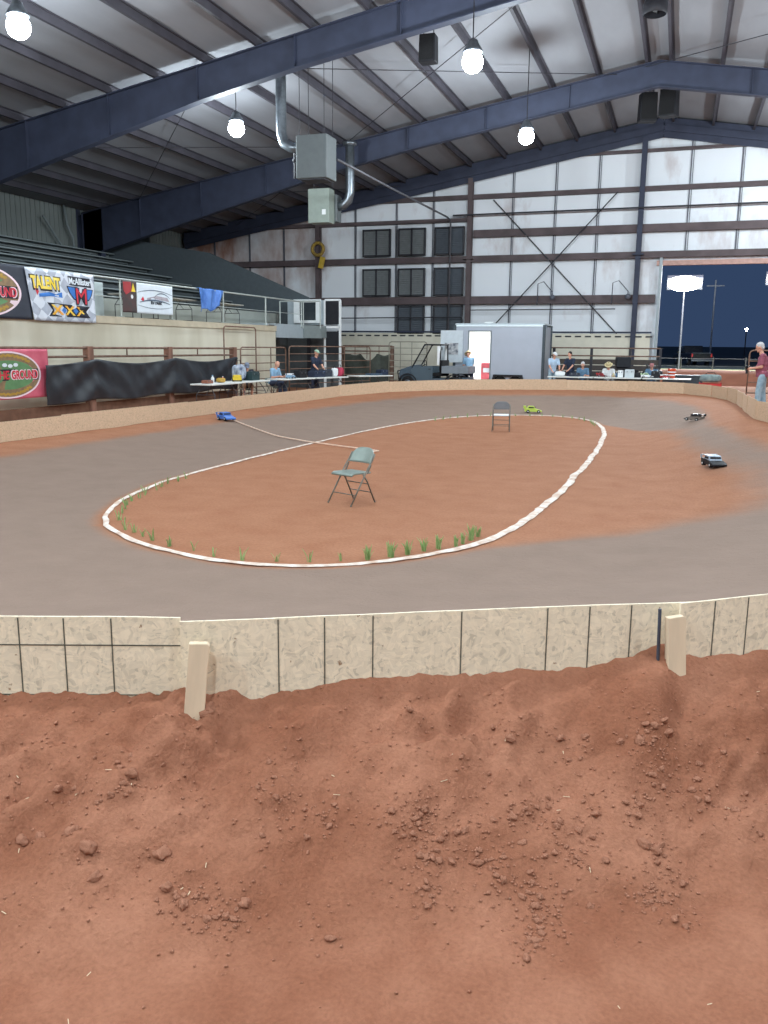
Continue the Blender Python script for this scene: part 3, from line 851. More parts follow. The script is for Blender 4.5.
for k, (x, lab) in enumerate(((-7.0, 'left'), (-3.4, 'right'))):
    g = G(); g.path([(x, 43.7, 4.2), (x+.02, 43.6, 5.2), (x+.3, 43.6, 5.3), (x+.75, 43.6, 4.8), (x+.75, 43.6, 4.6)], .025, 6); g.ball((x+.75, 43.6, 4.55), .14, 10)
    tag(g.build('cable_drop', seam_m), 'grey looped cable on back wall, %s' % ('the one left of the cross brace foot' if k == 0 else 'the one nearest the big door'), 'cable')

# left wall doors
for k, (y0, y1, z0, z1) in enumerate(((27.2, 29.0, 6.0, 7.9), (38.6, 40.6, 6.2, 7.9))):
    g = G(); g.box((XL+.06, (y0+y1)/2, (z0+z1)/2), (.08, y1-y0, z1-z0)); d = struct('door_%d' % (k+1), g, mat('door_dark_%d' % k, (36, 44, 46), .6, var=.1))
    h = G()
    for yy in (y0, y1): h.box((XL+.08, yy, (z0+z1)/2), (.12, .08, z1-z0+.1))
    h.box((XL+.08, (y0+y1)/2, z1), (.12, y1-y0, .08)); h.build('door_frame', alum_d, d)
g = G(); g.tube((XL+.25, 33.9, 6.0), (XL+.35, 32.2, 7.6), .05, n=8); g.tube((XL+.3, 36.2, 6.9), (XL+.35, 38.4, 6.5), .04, n=8)
g.path([(XL+.2, 33.8, 8.3), (XL+.3, 33.85, 7.4), (XL+.3, 34.2, 6.9), (XL+.3, 34.25, 6.0)], .06, 8)
struct('brace_rod', g, alum)

# ------------------------------------------------------------------ bleachers, deck and railing
DKX, DKZ = -15.5, 2.84
g = G(); g.box((DKX-.12, 18.6, 1.4), (.24, 26, 2.66)); struct('wall_stand_front', g, cream)
g = G(); g.box((DKX-1.0, 18.6, DKZ-.1), (2.1, 26, .2)); struct('stand_deck', g, concrete)
bl = thing('bleachers', 'dark grey metal bleachers rising behind the railing to the left wall', 'bleachers', (0, 0, DKZ))
for k in range(9):
    x = -17.6-k*1.05; z = .05+k*.375
    g = G(); g.box((x-.2, 20.8, z+.40), (.34, 30, .05)); g.box((x-.36, 20.8, z+.34), (.03, 30, .1)); g.build('seat_plank', alum, bl)
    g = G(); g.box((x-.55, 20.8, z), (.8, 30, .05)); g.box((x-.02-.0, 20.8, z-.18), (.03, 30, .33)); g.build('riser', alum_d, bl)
g = G(); g.box((-17.35, 20.8, .33), (.04, 30, .64)); g.build('front_skirt', mat('skirt_grey', (150, 154, 148), .7, var=.08, scale=1.), bl)
g = G(); g.prism([(-15.9, -.05), (-15.9, 1.35), (-20.9, 3.4), (-26.9, 4.4), (-26.9, -.05)], 35.84, 35.92); g.build('end_panel', mat('stand_end', (74, 81, 86), .6, var=.06), bl)
g = G()
for y in np.arange(7, 30, 4.):
    g.bar((-17, y, -.1), (-26.4, y, 3.3), .06, .12)
g.build('stringer', alum_d, bl)
# railing
rl = thing('handrail', 'pale pipe handrail along the edge of the bleacher deck', 'railing', (DKX, 0, DKZ))
g = G(); g.tube((0, 8, 1.06), (0, 34.2, 1.08), .028, n=8); g.build('top_rail', rail_m, rl)
g = G(); g.tube((0, 8, .55), (0, 34.2, .55), .012, n=6); g.build('mid_rail', rail_m, rl)
for y in (9.6, 12.6, 15.4, 18.75, 21.5, 24.15, 27.45, 30.75, 34.1):
    g = G(); g.tube((0, y, 0), (0, y, 1.06), .03, n=8); g.box((0, y, .01), (.14, .14, .02)); g.build('post', rail_m, rl)

# announcer booth at the end of the stand
bo = thing('announcer_booth', 'grey booth with a white framed window at the end of the bleacher deck', 'booth', (0, 0, .2))
g = G(); g.box((-15.55, 33.05, 2.47), (.1, 2.75, .55)); g.box((-16.45, 33.05, 2.72), (1.7, 2.75, .06)); g.build('balcony', lightgrey, bo)
g = G(); g.prism([(-15.49, 2.20), (-14.68, 2.20), (-14.68, 2.72), (-15.49, 2.75)], 34.28, 34.4); g.box((-15.1, 34.7, 2.47), (.8, .58, .5)); g.build('balcony_end', midgrey, bo)
g = G(); g.box((-15.6, 35.55, 3.3), (2.0, 1.0, 1.05)); g.build('cabin', lightgrey, bo, bevel=.02)
g = G()
for a, b, c, d in ((-16.25, -15.98, 2.86, 3.86), (-15.2, -14.98, 2.86, 3.86), (-15.98, -15.2, 2.86, 2.97), (-15.98, -15.2, 3.74, 3.86)): g.box(((a+b)/2, 35.0, (c+d)/2), (b-a, .1, d-c))
wf = g.build('window_frame', white_m, bo)
g = G(); g.box((-15.6, 35.02, 3.35), (.82, .04, .84)); g.build('pane', glass_d, wf)
g = G(); g.box((-14.42, 35.0, 3.3), (.62, .06, 1.0)); g.box((-14.42, 35.0, 2.0), (.62, .06, 1.0)); g.build('black_panel', black, bo)
g = G()
for x in (-14.78, -14.07): g.box((x, 35, 1.9), (.08, .1, 3.85))
for z in (3.83, 2.68, .05): g.box((-14.42, 35, z), (.7, .1, .08))
g.build('panel_frame', white_m, bo)
g = G(); g.box((-16.1, 35.9, 1.1), (3.2, .1, 2.3)); g.box((-17.0, 34, 1.1), (.1, 3.8, 2.3)); g.build('under_wall', mat('recess_grey', (92, 96, 98), .8, var=.08), bo)
g = G(); g.box((-15.9, 35.82, 1.1), (.16, .12, 2.3)); g.build('under_post', dark_steel, bo)
g = G()
for x in (-16.6, -15.5, -14.7): g.tube((x, 34.3, 2.6), (x, 34.3, 3.75), .03, n=8)
g.tube((-16.6, 34.3, 3.75), (-14.7, 34.3, 3.75), .03, n=8)
g.build('booth_rail', rail_m, bo)

# folding tables and things on the deck
def fold_table(loc, rz, label, L=1.83, Wd=.74, H=.74, group='folding tables in the pits', m=table_m):
    t = thing('folding_table', label, 'table', loc, rz, group)
    g = G(); g.box((0, 0, H-.025), (L, Wd, .045)); g.build('tabletop', m, t, bevel=.012)
    for s in (-1, 1):
        g = G(); x = s*(L/2-.25)
        g.path([(x, -Wd/2+.06, 0), (x, -Wd/2+.06, H*.55), (x-s*.05, -.12, H-.05)], .014, 6); g.path([(x, Wd/2-.06, 0), (x, Wd/2-.06, H*.55), (x-s*.05, .12, H-.05)], .014, 6)
        g.tube((x, -Wd/2+.06, H*.55), (x, Wd/2-.06, H*.55), .012, n=6); g.tube((x, -Wd/2+.04, .02), (x, Wd/2-.04, .02), .016, n=6)
        g.tube((x, 0, H*.55), (x-s*.45, 0, H-.05), .010, n=6)
        g.build('leg', tleg_m, t)
    return t
for (y, x, lab) in ((23.0, -16.0, 'folding table on the deck behind the white banner'), (25.0, -16.0, 'folding table on the deck between white banner and blue tarp'), (28.4, -16.05, 'folding table on the deck right of the blue tarp')):
    fold_table((x, y, DKZ), PI/2, lab, group='folding tables on the bleacher deck', m=mat('deck_table_%d' % int(y), (150, 148, 140), .6, var=.05), H=.72)
g = G(); g.tube((-15.9, 19.7, 0), (-15.9, 19.7, 1.0), .03); 
t = thing('white_board', 'pale blue board standing on the deck behind the railing right of the checkered banner', 'board', (-16.3, 20.9, DKZ), 0)
g = G(); g.box((0, 0, .5), (.05, 1.7, 1.0)); g.build('panel', mat('pale_panel', (186, 198, 200), .6, var=.04), t)
g = G(); g.box((.04, -.1, .5), (.04, 1.0, .85)); g.build('dark_screen', mat('dull_screen', (96, 104, 104), .5, var=.06), t)

# ------------------------------------------------------------------ banners
def text_mesh(s, w, h, d=.004, bold=.025):
    cu = bpy.data.curves.new('txt', 'FONT'); cu.body = s; cu.extrude = .02; cu.align_x = 'CENTER'; cu.resolution_u = 4; cu.offset = bold
    ob = bpy.data.objects.new('txt', cu); COL.objects.link(ob)
    dg = bpy.context.evaluated_depsgraph_get(); me = bpy.data.meshes.new_from_object(ob.evaluated_get(dg))
    vs = [v.co.copy() for v in me.vertices]; fs = [tuple(p.vertices) for p in me.polygons]
    bpy.data.objects.remove(ob); bpy.data.curves.remove(cu); bpy.data.meshes.remove(me)
    x0, x1 = min(v.x for v in vs), max(v.x for v in vs); y0, y1 = min(v.y for v in vs), max(v.y for v in vs)
    return [((v.x-(x0+x1)/2)/(x1-x0)*w, (v.y-(y0+y1)/2)/(y1-y0)*h, (d if v.z > 0 else -d)) for v in vs], fs
class Banner:
    """cloth hanging in the plane X = const, u to the right (+Y), v up (+Z)"""
    def __init__(s, label, X, Y0, Y1, Z0, Z1, m, cat='banner', group=None, shear=0., wave=.02, seed=0, name='banner', top=None, thick=.004):
        s.W, s.H, s.shear, s.wave, s.seed = Y1-Y0, Z1-Z0, shear, wave, seed
        s.root = thing(name, label, cat, (X, Y0, Z0), 0, group)
        R = Matrix(((0, 0, 1), (1, 0, 0), (0, 1, 0)))
        s.root.rotation_euler = R.to_euler(); s.top = top
        g = G(); g.grid(36, 18, lambda u, v: s.at(u*s.W, v*s.H, 0, True))
        s.sheet = g.build('sheet', m, s.root, thick=thick)
    def at(s, u, v, dz, edge=False):
        k = 1-v/s.H
        z = s.wave*(math.sin(u*4.1+s.seed)*.6+math.sin(u*9.3+v*3+s.seed)*.4)*(.35+.65*k)
        vv = v
        if s.top and edge: vv = v+s.top(u/s.W)*(v/s.H)
        return (u+s.shear*k*(1-u/s.W), vv, z+dz)
    def put(s, name, vs, fs, u, v, m, dz=.008, slant=0., arch=0.):
        g = G(); out = []
        for a, b, c in vs:
            out.append(s.at(u+a+slant*b, v+b+arch*a*a, dz+c))
        g.add(out, fs); o = g.build(name, m, s.root); return o
    def text(s, t, u, v, w, h, m, dz=.008, name='lettering', bold=.025, **k):
        vs, fs = text_mesh(t, w, h, bold=bold); return s.put(name, vs, fs, u, v, m, dz, **k)
    def ellipse(s, name, u, v, a, b, m, dz=.006, inner=0., n=48):
        vs = []; fs = []
        for i in range(n):
            t = 2*PI*i/n; c, sn = math.cos(t), math.sin(t)
            vs += [(a*c, b*sn, 0), (a*c*inner, b*sn*inner, 0)]
        if inner == 0: pass
        for i in range(n):
            j = (i+1) % n; fs.append((2*i, 2*j, 2*j+1, 2*i+1))
        return s.put(name, vs, fs, u, v, m, dz)
    def poly(s, name, pts, m, dz=.008):
        # fan with a refined outline so it follows the cloth
        P = []
        for (a, b) in zip(pts, pts[1:]+pts[:1]):
            for k in range(4): P.append((a[0]+(b[0]-a[0])*k/4, a[1]+(b[1]-a[1])*k/4, 0))
        cx, cy = sum(p[0] for p in P)/len(P), sum(p[1] for p in P)/len(P)
        vs = P+[(cx, cy, 0)]; n = len(P)
        return s.put(name, vs, [(i, (i+1) % n, n) for i in range(n)], 0, 0, m, dz)

def checker_flag(name):
    m = bpy.data.materials.new(name); m.use_nodes = True; nt = m.node_tree; b = nt.nodes['Principled BSDF']; b.inputs['Roughness'].default_value = .5
    tc = nt.nodes.new('ShaderNodeTexCoord'); v = tc.outputs['Object']
    wv = nt.nodes.new('ShaderNodeTexNoise'); wv.inputs['Scale'].default_value = 1.1; nt.links.new(v, wv.inputs['Vector'])
    mx = nt.nodes.new('ShaderNodeMix'); mx.data_type = 'VECTOR'; mx.inputs[0].default_value = .35; nt.links.new(v, mx.inputs[4]); nt.links.new(wv.outputs['Color'], mx.inputs[5])
    mp = nt.nodes.new('ShaderNodeMapping'); mp.inputs['Rotation'].default_value = (0, 0, .6); mp.inputs['Scale'].default_value = (1, 1, 0); nt.links.new(mx.outputs[1], mp.inputs['Vector'])
    ck = nt.nodes.new('ShaderNodeTexChecker'); ck.inputs['Scale'].default_value = 5.2
    ck.inputs['Color1'].default_value = (*lin((226, 232, 242)), 1); ck.inputs['Color2'].default_value = (*lin((140, 148, 166)), 1)
    nt.links.new(mp.outputs['Vector'], ck.inputs['Vector'])
    c = mixc(nt, noise_node(nt, v, 3, 3), ck.outputs['Color'], lin((200, 206, 218)))
    nt.links.new(c, b.inputs['Base Color']); return m
flagm = checker_flag('checker_flag')

def playground_logo(B, cu, cv, a, b):
    B.ellipse('logo_rim', cu, cv, a, b, pinkw, .006)
    B.ellipse('logo_field', cu, cv, a*.945, b*.93, tan_logo, .009)
    B.ellipse('logo_scene', cu, cv, a*.80, b*.62, grn_logo, .012)
    for s in (1, -1):        # curved lettering bands, too small to read
        vs = []; fs = []; n = 26
        for i in range(n+1):
            t = PI*(.22+.56*i/n)*s; r = .82+.035*math.sin(i*2.6)
            for q in (r-.05, r+.05): vs.append((a*q*math.cos(t), b*q*math.sin(t), 0))
        fs = [(2*i, 2*i+2, 2*i+3, 2*i+1) for i in range(n)]
        B.put('logo_script', vs, fs, cu, cv, gold, .014)
    bar = [(-a*.98, -b*.24), (a*.90, -b*.24), (a*.90, b*.24), (-a*.98, b*.24)]
    B.poly('logo_band', [(x+cu, y+cv) for x, y in bar], blk_logo, .013)
    B.text('GROUND', cu+a*.47, cv, a*.84, b*.44, pinkw, .016, name='lettering_rim', bold=.06)
    B.text('GROUND', cu+a*.47, cv, a*.79, b*.37, red_logo, .021, bold=.03)
    B.text('THE', cu-a*.20, cv, a*.42, b*.36, red_logo, .021)
    # white curling horn-like marks above the band
    for k, (x, y) in enumerate(((-.1, .42), (.06, .38), (.22, .42))):
        B.ellipse('logo_flourish', cu+a*x, cv+b*y, a*.07, b*.08, vinyl_w, .018)

B = Banner('pink vinyl banner with oval red GROUND logo tied to the arena fence', -14.38, 14.45, 16.98, .80, 1.93, pink_m, shear=0., wave=.015, seed=1)
playground_logo(B, 1.20, .55, 1.06, .53)
B.root.parent = None
B = Banner('black vinyl banner with oval red GROUND logo on the bleacher handrail', DKX+.09, 14.85, 17.75, 2.64, 3.92, vinyl_bk, wave=.012, seed=2)
playground_logo(B, 1.22, .62, 1.33, .60)
B = Banner('grey checkered banner reading TALENT, McAllister and XXX on the handrail', DKX+.13, 17.52, 20.15, 2.63, 3.90, flagm, shear=.24, wave=.02, seed=3)
H_ = B.H
B.text('TALENT', .67, .93, 1.16, .38, blk_logo, .007, name='lettering_shade', bold=.06)
B.text('TALENT', .67, .94, 1.08, .31, yel_logo, .013, bold=.045)
B.poly('lettering_swash', [(.35, .66), (.75, .72), (1.1, .66), (1.25, .74), (1.25, .60), (.8, .62), (.35, .58)], blue_logo, .009)
B.poly('lettering_swash', [(.22, .86), (.36, .80), (.36, .70), (.28, .62)], red_logo, .008)
B.poly('logo_plate', [(1.55, 1.18), (2.45, 1.16), (2.5, .92), (1.58, .95)], blk_logo, .007)
B.text('McAllister', 2.02, 1.055, .88, .17, vinyl_w, .013)
B.poly('wing', [(1.46, .92), (2.0, .90), (1.98, .70), (1.9, .55), (1.72, .58), (1.55, .74)], blk_logo, .010)
B.poly('wing', [(1.50, .90), (1.96, .88), (1.94, .70), (1.88, .58), (1.72, .61), (1.58, .74)], blue_logo, .014)
B.poly('wing', [(2.56, .88), (2.1, .88), (2.12, .68), (2.2, .54), (2.36, .58), (2.5, .72)], blk_logo, .010)
B.poly('wing', [(2.52, .86), (2.13, .86), (2.15, .68), (2.22, .57), (2.36, .61), (2.46, .72)], blue_logo, .014)
B.text('M', 2.04, .68, .48, .46, blk_logo, .017, name='lettering_shade'); B.text('M', 2.04, .68, .42, .40, red_logo, .023, bold=.0)
B.poly('logo_plate', [(.62, .46), (2.38, .42), (2.22, .28), (2.38, .12), (.62, .12), (.80, .28)], blk_logo, .007)
B.text('X', .98, .29, .46, .25, orng_logo, .013); B.text('X', 1.50, .285, .44, .24, orng_logo, .013); B.text('X', 2.0, .28, .44, .24, orng_logo, .013)
for u in (1.25, 1.75): B.poly('diamond', [(u-.11, .285), (u, .37), (u+.11, .285), (u, .20)], blue_logo, .012)
B = Banner('small dark banner with red cloth and yellow triangle left of the white banner', DKX+.08, 21.50, 22.16, 2.98, 3.88, mat('dark_maroon_vinyl', (88, 62, 62), .6, rgb2=(70, 66, 66), scale=3), wave=.02, seed=4)
B.poly('red_patch', [(.03, .86), (.42, .88), (.44, .62), (.16, .50), (.05, .62)], mat('dull_red', (168, 62, 66), .6, var=.08))
B.poly('triangle', [(.42, .60), (.52, .86), (.62, .60)], yel_logo)
B.ellipse('dot', .45, .46, .06, .06, whitecl)
B = Banner('white vinyl banner with a grey car swoosh reading RV PARK on the handrail', DKX+.09, 22.18, 24.08, 2.98, 3.86, vinyl_w, wave=.012, seed=5)
def arc(B, u0, u1, v, bow, th, m, dz=.008):
    vs = []; n = 20
    for i in range(n+1):
        t = i/n; y = v+bow*(1-(2*t-1)**2); w = th*(.4+.6*(1-(2*t-1)**2))
        vs += [(u0+(u1-u0)*t, y-w/2, 0), (u0+(u1-u0)*t, y+w/2, 0)]
    B.put('swoosh', vs, [(2*i, 2*i+2, 2*i+3, 2*i+1) for i in range(n)], 0, 0, m, dz)
gsw = mat('swoosh_grey', (92, 104, 122), .5, var=.08)
arc(B, .02, 1.86, .60, .10, .025, gsw); arc(B, .02, 1.86, .24, -.08, .02, gsw)
arc(B, .12, 1.74, .32, .09, .05, gsw); arc(B, .85, 1.75, .49, .14, .03, gsw)
B.poly('car_stripe', [(.5, .46), (1.0, .55), (1.6, .52), (1.7, .40), (1.0, .45), (.5, .38)], mat('stripe_grey', (176, 168, 176), .5, var=.1))
B.poly('red_mark', [(.18, .40), (.30, .50), (.36, .40), (.28, .36)], red_logo)
B.text('RV PARK', 1.0, .33, .62, .09, blk_logo, .012)

# blue tarp thrown over the rail
t = G()
def bt(u, v):
    y = 25.72+1.5*u+.12*math.sin(v*5)*(u-.5); z = DKZ+1.10-(0 if v < .25 else (v-.25)*1.05*(1-.28*u-.1*math.sin(u*9)))
    x = DKX+(-.3+v*1.5 if v < .25 else .08+.05*math.sin(u*14+v*3)+.02*math.sin(u*31))
    return (x, y, z+.012*math.sin(u*17)*(1 if v < .25 else 0))
t.grid(40, 24, bt); tag(t.build('blue_tarp', tarpblue, thick=.006), 'crumpled blue tarp draped over the handrail', 'tarp')

# ------------------------------------------------------------------ arena fence with black tarp (left)
FX = -14.5
fe = thing('arena_fence', 'rusty pipe fence with wooden posts along the bleacher wall', 'fence', (FX, 0, .2))
for y in (11.2, 14.9, 18.64, 22.32, 26.27):
    g = G(); g.box((0, y, .9), (.2, .2, 1.8)); g.build('post', postm, fe, bevel=.015)
for z in (1.76, 1.54):
    g = G(); g.tube((.02, 9, z), (.02, 26.4, z), .03, n=8); g.build('rail', pipe_m, fe)
for y in np.arange(12.9, 26, 3.68):
    g = G(); g.tube((.02, y, 1.54), (.02, y, 1.76), .02, n=6); g.build('stub', pipe_m, fe)
g = G(); g.box((0, 17.7, .18), (.05, 17.4, .36)); g.build('kick_board', mat('kick_board_wood', (112, 82, 66), .9, var=.15, scale=5), fe)
g = G()
def tp(u, v):
    y = 16.75+9.35*u
    ph = ((y-18.64)/3.68) % 1.
    sag = .13*math.sin(PI*ph)
    zt = 1.68-sag; zb = .62+.03*math.sin(y*2.1)
    z = zb+(zt-zb)*v
    ph2 = min(ph, 1-ph)
    x = FX+.23+.05*math.sin(z*8+ph2*16)*math.exp(-ph2*2.5)*(1 if v < .97 else .3)+.035*math.sin(y*3.1+z*4)*(1-v)+.010*math.sin(y*11+z*9)
    return (x, y, z)
g.grid(150, 24, tp)
tag(g.build('black_tarp', tarp_m, thick=.006), 'long black plastic tarp hung in swags on the arena fence', 'tarp')

# pipe gates and panels beyond
def gate(p, q, zb, zt, label, nr=5, name='pipe_gate', m=pipe_m, ups=(.0, .33, .66, 1.), r=.025):
    p, q = Vector((*p, 0)), Vector((*q, 0)); d = q-p; L = d.length
    t = thing(name, label, 'gate', (p.x, p.y, zb), math.atan2(d.y, d.x)); H = zt-zb
    rr = .12
    g = G(); g.path([(0, 0, .12), (0, 0, H-rr), (rr*.3, 0, H-rr*.3), (rr, 0, H), (L-rr, 0, H), (L-rr*.3, 0, H-rr*.3), (L, 0, H-rr), (L, 0, .12)], r, 8); g.path([(0, 0, .12), (L, 0, .12)], r, 8); g.build('gate_frame', m, t)
    for k in range(1, nr):
        g = G(); z = .12+(H-.12)*k/nr; g.tube((0, 0, z), (L, 0, z), r*.75, n=6); g.build('bar', m, t)
    for u in ups[1:-1]:
        g = G(); g.tube((L*u, .02, .1), (L*u, .02, H), r*.8, n=6); g.build('upright', m, t)
    for u in (0, 1):
        g = G(); g.tube((L*u, 0, 0), (L*u, 0, .14), r*1.1, n=6); g.build('foot', m, t)
    return t
gate((-14.3, 30.3), (-12.9, 35.6), .2, 2.05, 'brown pipe gate in front of the booth recess, behind the pit tables', 6)
gate((-14.45, 26.7), (-14.35, 30.1), .2, 2.0, 'brown pipe gate between the black tarp and the booth', 6)
gate((-15.2, 26.9), (-15.2, 29.3), .2, 2.72, 'tall rusty pipe frame against the cream wall left of the booth', 3, ups=(0, 1), name='gateway')
gate((-12.7, 37.6), (-10.95, 37.8), .2, 2.3, 'tall light cattle panel left of the utility vehicle', 7, name='cattle_gate', m=mat('panel_pale', (150, 146, 132), .6, .2, var=.1), ups=(0, .3, .6, 1))
# fence with netting near the back wall
fe2 = thing('netting_fence', 'pipe fence with sagging dark netting in front of the back wall', 'fence', (0, 38.2, .2))
for x in (-15.2, -12.75): 
    g = G(); g.box((x, 0, .95), (.16, .16, 1.9)); g.build('post', pipe_m, fe2, bevel=.01)
for z in (1.9, 1.66):
    g = G(); g.tube((-15.2, 0, z), (-12.75, 0, z), .03, n=8); g.build('rail', pipe_m, fe2)
for x in (-14.6, -14.0, -13.4):
    g = G(); g.tube((x, 0, 1.3), (x, 0, 1.9), .02, n=6); g.build('stub', pipe_m, fe2)
g = G()
def nt_(u, v):
    x = -15.15+2.35*u; zt = 1.5-.28*max(0, math.sin(PI*((u-.38)/.32))) if .38 < u < .70 else 1.5+.04*math.sin(u*20)
    return (x, -.06+.03*math.sin(u*12+v*5), .05+(zt-.05)*v)
g.grid(60, 14, nt_); g.build('netting', tarp_g, fe2, thick=.006)
fe3 = thing('arena_fence', 'dark boarded fence under the white back wall right of the trailer', 'fence', (0, 40.5, .2))
for x in (-5.6, -3.9, -2.2, -.9):
    g = G(); g.box((x, 0, .95), (.12, .12, 1.95)); g.build('post', dark_steel, fe3, bevel=.01)
for z in (1.9, 1.55):
    g = G(); g.tube((-5.8, -.04, z), (-.9, -.04, z), .03, n=8); g.build('rail', pipe_m, fe3)
for k in range(5):
    g = G(); g.box((-3.35, .0, .2+k*.27), (4.9, .05, .235)); g.build('board', mat('dark_board_%d' % k, (66+k*3, 64+k*2, 68), .8, var=.1), fe3)
gate((2.28, 33.2), (3.6, 33.3), .45, 2.06, 'rusty pipe panel standing behind the man at the right bank', 4, name='livestock_gate')

# ------------------------------------------------------------------ folding chairs
def fold_chair(label, loc, rz, group, mb=chair_m, ms=chair_m, mf=chair_f):
    """front towards +x"""
    c = thing('folding_chair', label, 'chair', loc, rz, group); c.scale = (.92, .95, .91)
    w = .225
    g = G()   # curved pan seat
    def st(u, v):
        x = -.20+.40*u; y = (-.20+.40*v)*(1-.06*(1-u)); return (x, y, .445+.012*u-.012*math.sin(PI*v)*math.sin(PI*u)-(0.03*max(0, (u-.9)/.1)))
    g.grid(14, 14, st); g.build('seat', ms, c, thick=.022)
    g = G()
    def bk(u, v):
        y = (-.205+.41*u); top = .21*(1-(abs(2*u-1))**4*.42)
        z = .580+top*v; x = -.165-.58*(z-.58)-.022*(1-(2*u-1)**2)
        return (x, y, z)
    g.grid(16, 8, bk); g.build('backrest', mb, c, thick=.014)
    for s in (-1, 1):
        y = s*w
        g = G(); g.path([(.235, y, .012), (.06, y, .275), (-.10, y, .515), (-.19, y, .625), (-.245, y*.98, .715)], .0115, 8); g.ball((.237, y, .012), .016, 8); g.build('front_leg', mf, c)
        g = G(); g.path([(-.26, y*.94, .012), (-.10, y*.94, .33), (-.02, y*.92, .44)], .0115, 8); g.ball((-.26, y*.94, .012), .016, 8); g.build('rear_leg', mf, c)
        g = G(); g.bar((-.10, y*.97, .44), (-.17, y*.97, .56), .008, .022, up=(0, 1, 0)); g.build('hinge_link', mf, c)
    g = G(); g.tube((.14, -w, .15), (.14, w, .15), .008, n=6); g.build('front_stretcher', mf, c)
    g = G(); g.tube((-.185, -w*.94, .16), (-.185, w*.94, .16), .008, n=6); g.tube((-.12, -w*.94, .29), (-.12, w*.94, .29), .008, n=6); g.build('rear_stretcher', mf, c)
    return c
fold_chair('grey-green metal folding chair standing on the nearer part of the infield', (-4.03, 10.42, gz(-4.03, 10.42)+.008), math.radians(-114), 'folding chairs on the infield')
fold_chair('metal folding chair with pale seat standing at the far end of the infield', (-4.17, 21.2, gz(-4.17, 21.2)+.008), math.radians(-80), 'folding chairs on the infield', mb=chair_d, ms=chair_w)

# ------------------------------------------------------------------ remote control cars
def rc_car(label, loc, rz, mtop, mlow, group='remote control cars on the track', s=1., name='radio_controlled_car'):
    c = thing(name, label, 'toy car', loc, rz, group)
    L, W = .46*s, .25*s
    g = G(); g.prism([(-L/2, .035*s), (L/2, .03*s), (L/2, .06*s), (L*.18, .105*s), (-L/2, .125*s)], -W/2, W/2); g.build('body', mlow, c, bevel=.008)
    g = G(); g.prism([(-L*.36, .12*s), (L*.16, .10*s), (L*.04, .178*s), (-L*.26, .182*s)], -W*.42, -W*.0, poly2=[(-L*.36, .12*s), (L*.16, .10*s), (L*.02, .185*s), (-L*.26, .188*s)])
    g.prism([(-L*.36, .12*s), (L*.16, .10*s), (L*.02, .185*s), (-L*.26, .188*s)], 0, W*.42, poly2=[(-L*.36, .12*s), (L*.16, .10*s), (L*.04, .178*s), (-L*.26, .182*s)])
    g.build('cabin', mtop, c, bevel=.006)
    g = G(); g.box((-L*.12, 0, .145*s), (L*.3, W*.86, .035*s)); g.box((L*.085, 0, .14*s), (L*.06, W*.7, .045*s), Matrix.Rotation(.75, 3, 'Y')); g.build('window', black, c)
    g = G(); g.box((-L*.48, 0, .175*s), (.05*s, W*1.02, .006)); g.box((-L*.48, W*.5, .15*s), (.07*s, .005, .06*s)); g.box((-L*.48, -W*.5, .15*s), (.07*s, .005, .06*s)); g.build('spoiler', mtop, c)
    for x in (-L*.3, L*.31):
        for y in (-1, 1):
            g = G(); yy = y*W*.44; g.lathe([(.001, -.03*s), (.034*s, -.03*s), (.042*s, -.022*s), (.042*s, .022*s), (.034*s, .03*s), (.001, .03*s)], (x, yy, .042*s), 16, 'y')
            wh = g.build('wheel', rubber, c)
            g = G(); g.lathe([(.001, -.032*s), (.018*s, -.032*s), (.02*s, 0), (.018*s, .032*s), (.001, .032*s)], (x, yy, .042*s), 10, 'y'); g.build('hub', whitecl, wh)
    return c
rc_car('silver and black remote control car nearest the camera on the right straight', (.62, 14.72, gz(.62, 14.72)+.008), math.radians(-68), silver_m, black, s=.98)
rc_car('black remote control car with pale nose farther up the right straight', (.40, 22.1, gz(.4, 22.1)+.008), math.radians(150), mat('dark_shell', (52, 50, 52), .4, var=.08), mat('pale_shell', (120, 112, 106), .4, var=.08), s=.95)
rc_car('lime green remote control car on the far bend behind the infield', (-4.42, 27.7, gz(-4.42, 27.7)+.01), math.radians(12), lime_m, lime_m, s=1.2)
rc_car('blue remote control car beside the boards on the far left of the track', (-10.95, 19.4, gz(-10.95, 19.4)+.01), math.radians(-30), blue_m, blue_m, s=1.1)

# ------------------------------------------------------------------ people
def remesh(g, name, m, parent, vox, it=4):
    me = g.mesh(name, m); ob = bpy.data.objects.new(name, me); COL.objects.link(ob)
    r = ob.modifiers.new('r', 'REMESH'); r.mode = 'VOXEL'; r.voxel_size = vox; r.use_smooth_shade = True
    s = ob.modifiers.new('s', 'SMOOTH'); s.factor = .5; s.iterations = it
    dg = bpy.context.evaluated_depsgraph_get(); me2 = bpy.data.meshes.new_from_object(ob.evaluated_get(dg))
    bpy.data.objects.remove(ob); bpy.data.meshes.remove(me)
    me2.name = name; me2.materials.clear(); me2.materials.append(m)
    for p in me2.polygons: p.use_smooth = True; p.material_index = 0
    o = bpy.data.objects.new(name, me2); COL.objects.link(o)
    if parent: o.parent = parent
    return o
def cap(g, p, q, a, b, n=12):
    g.tube(p, q, a, b, n=n); g.ball(p, a, n); g.ball(q, b, n)
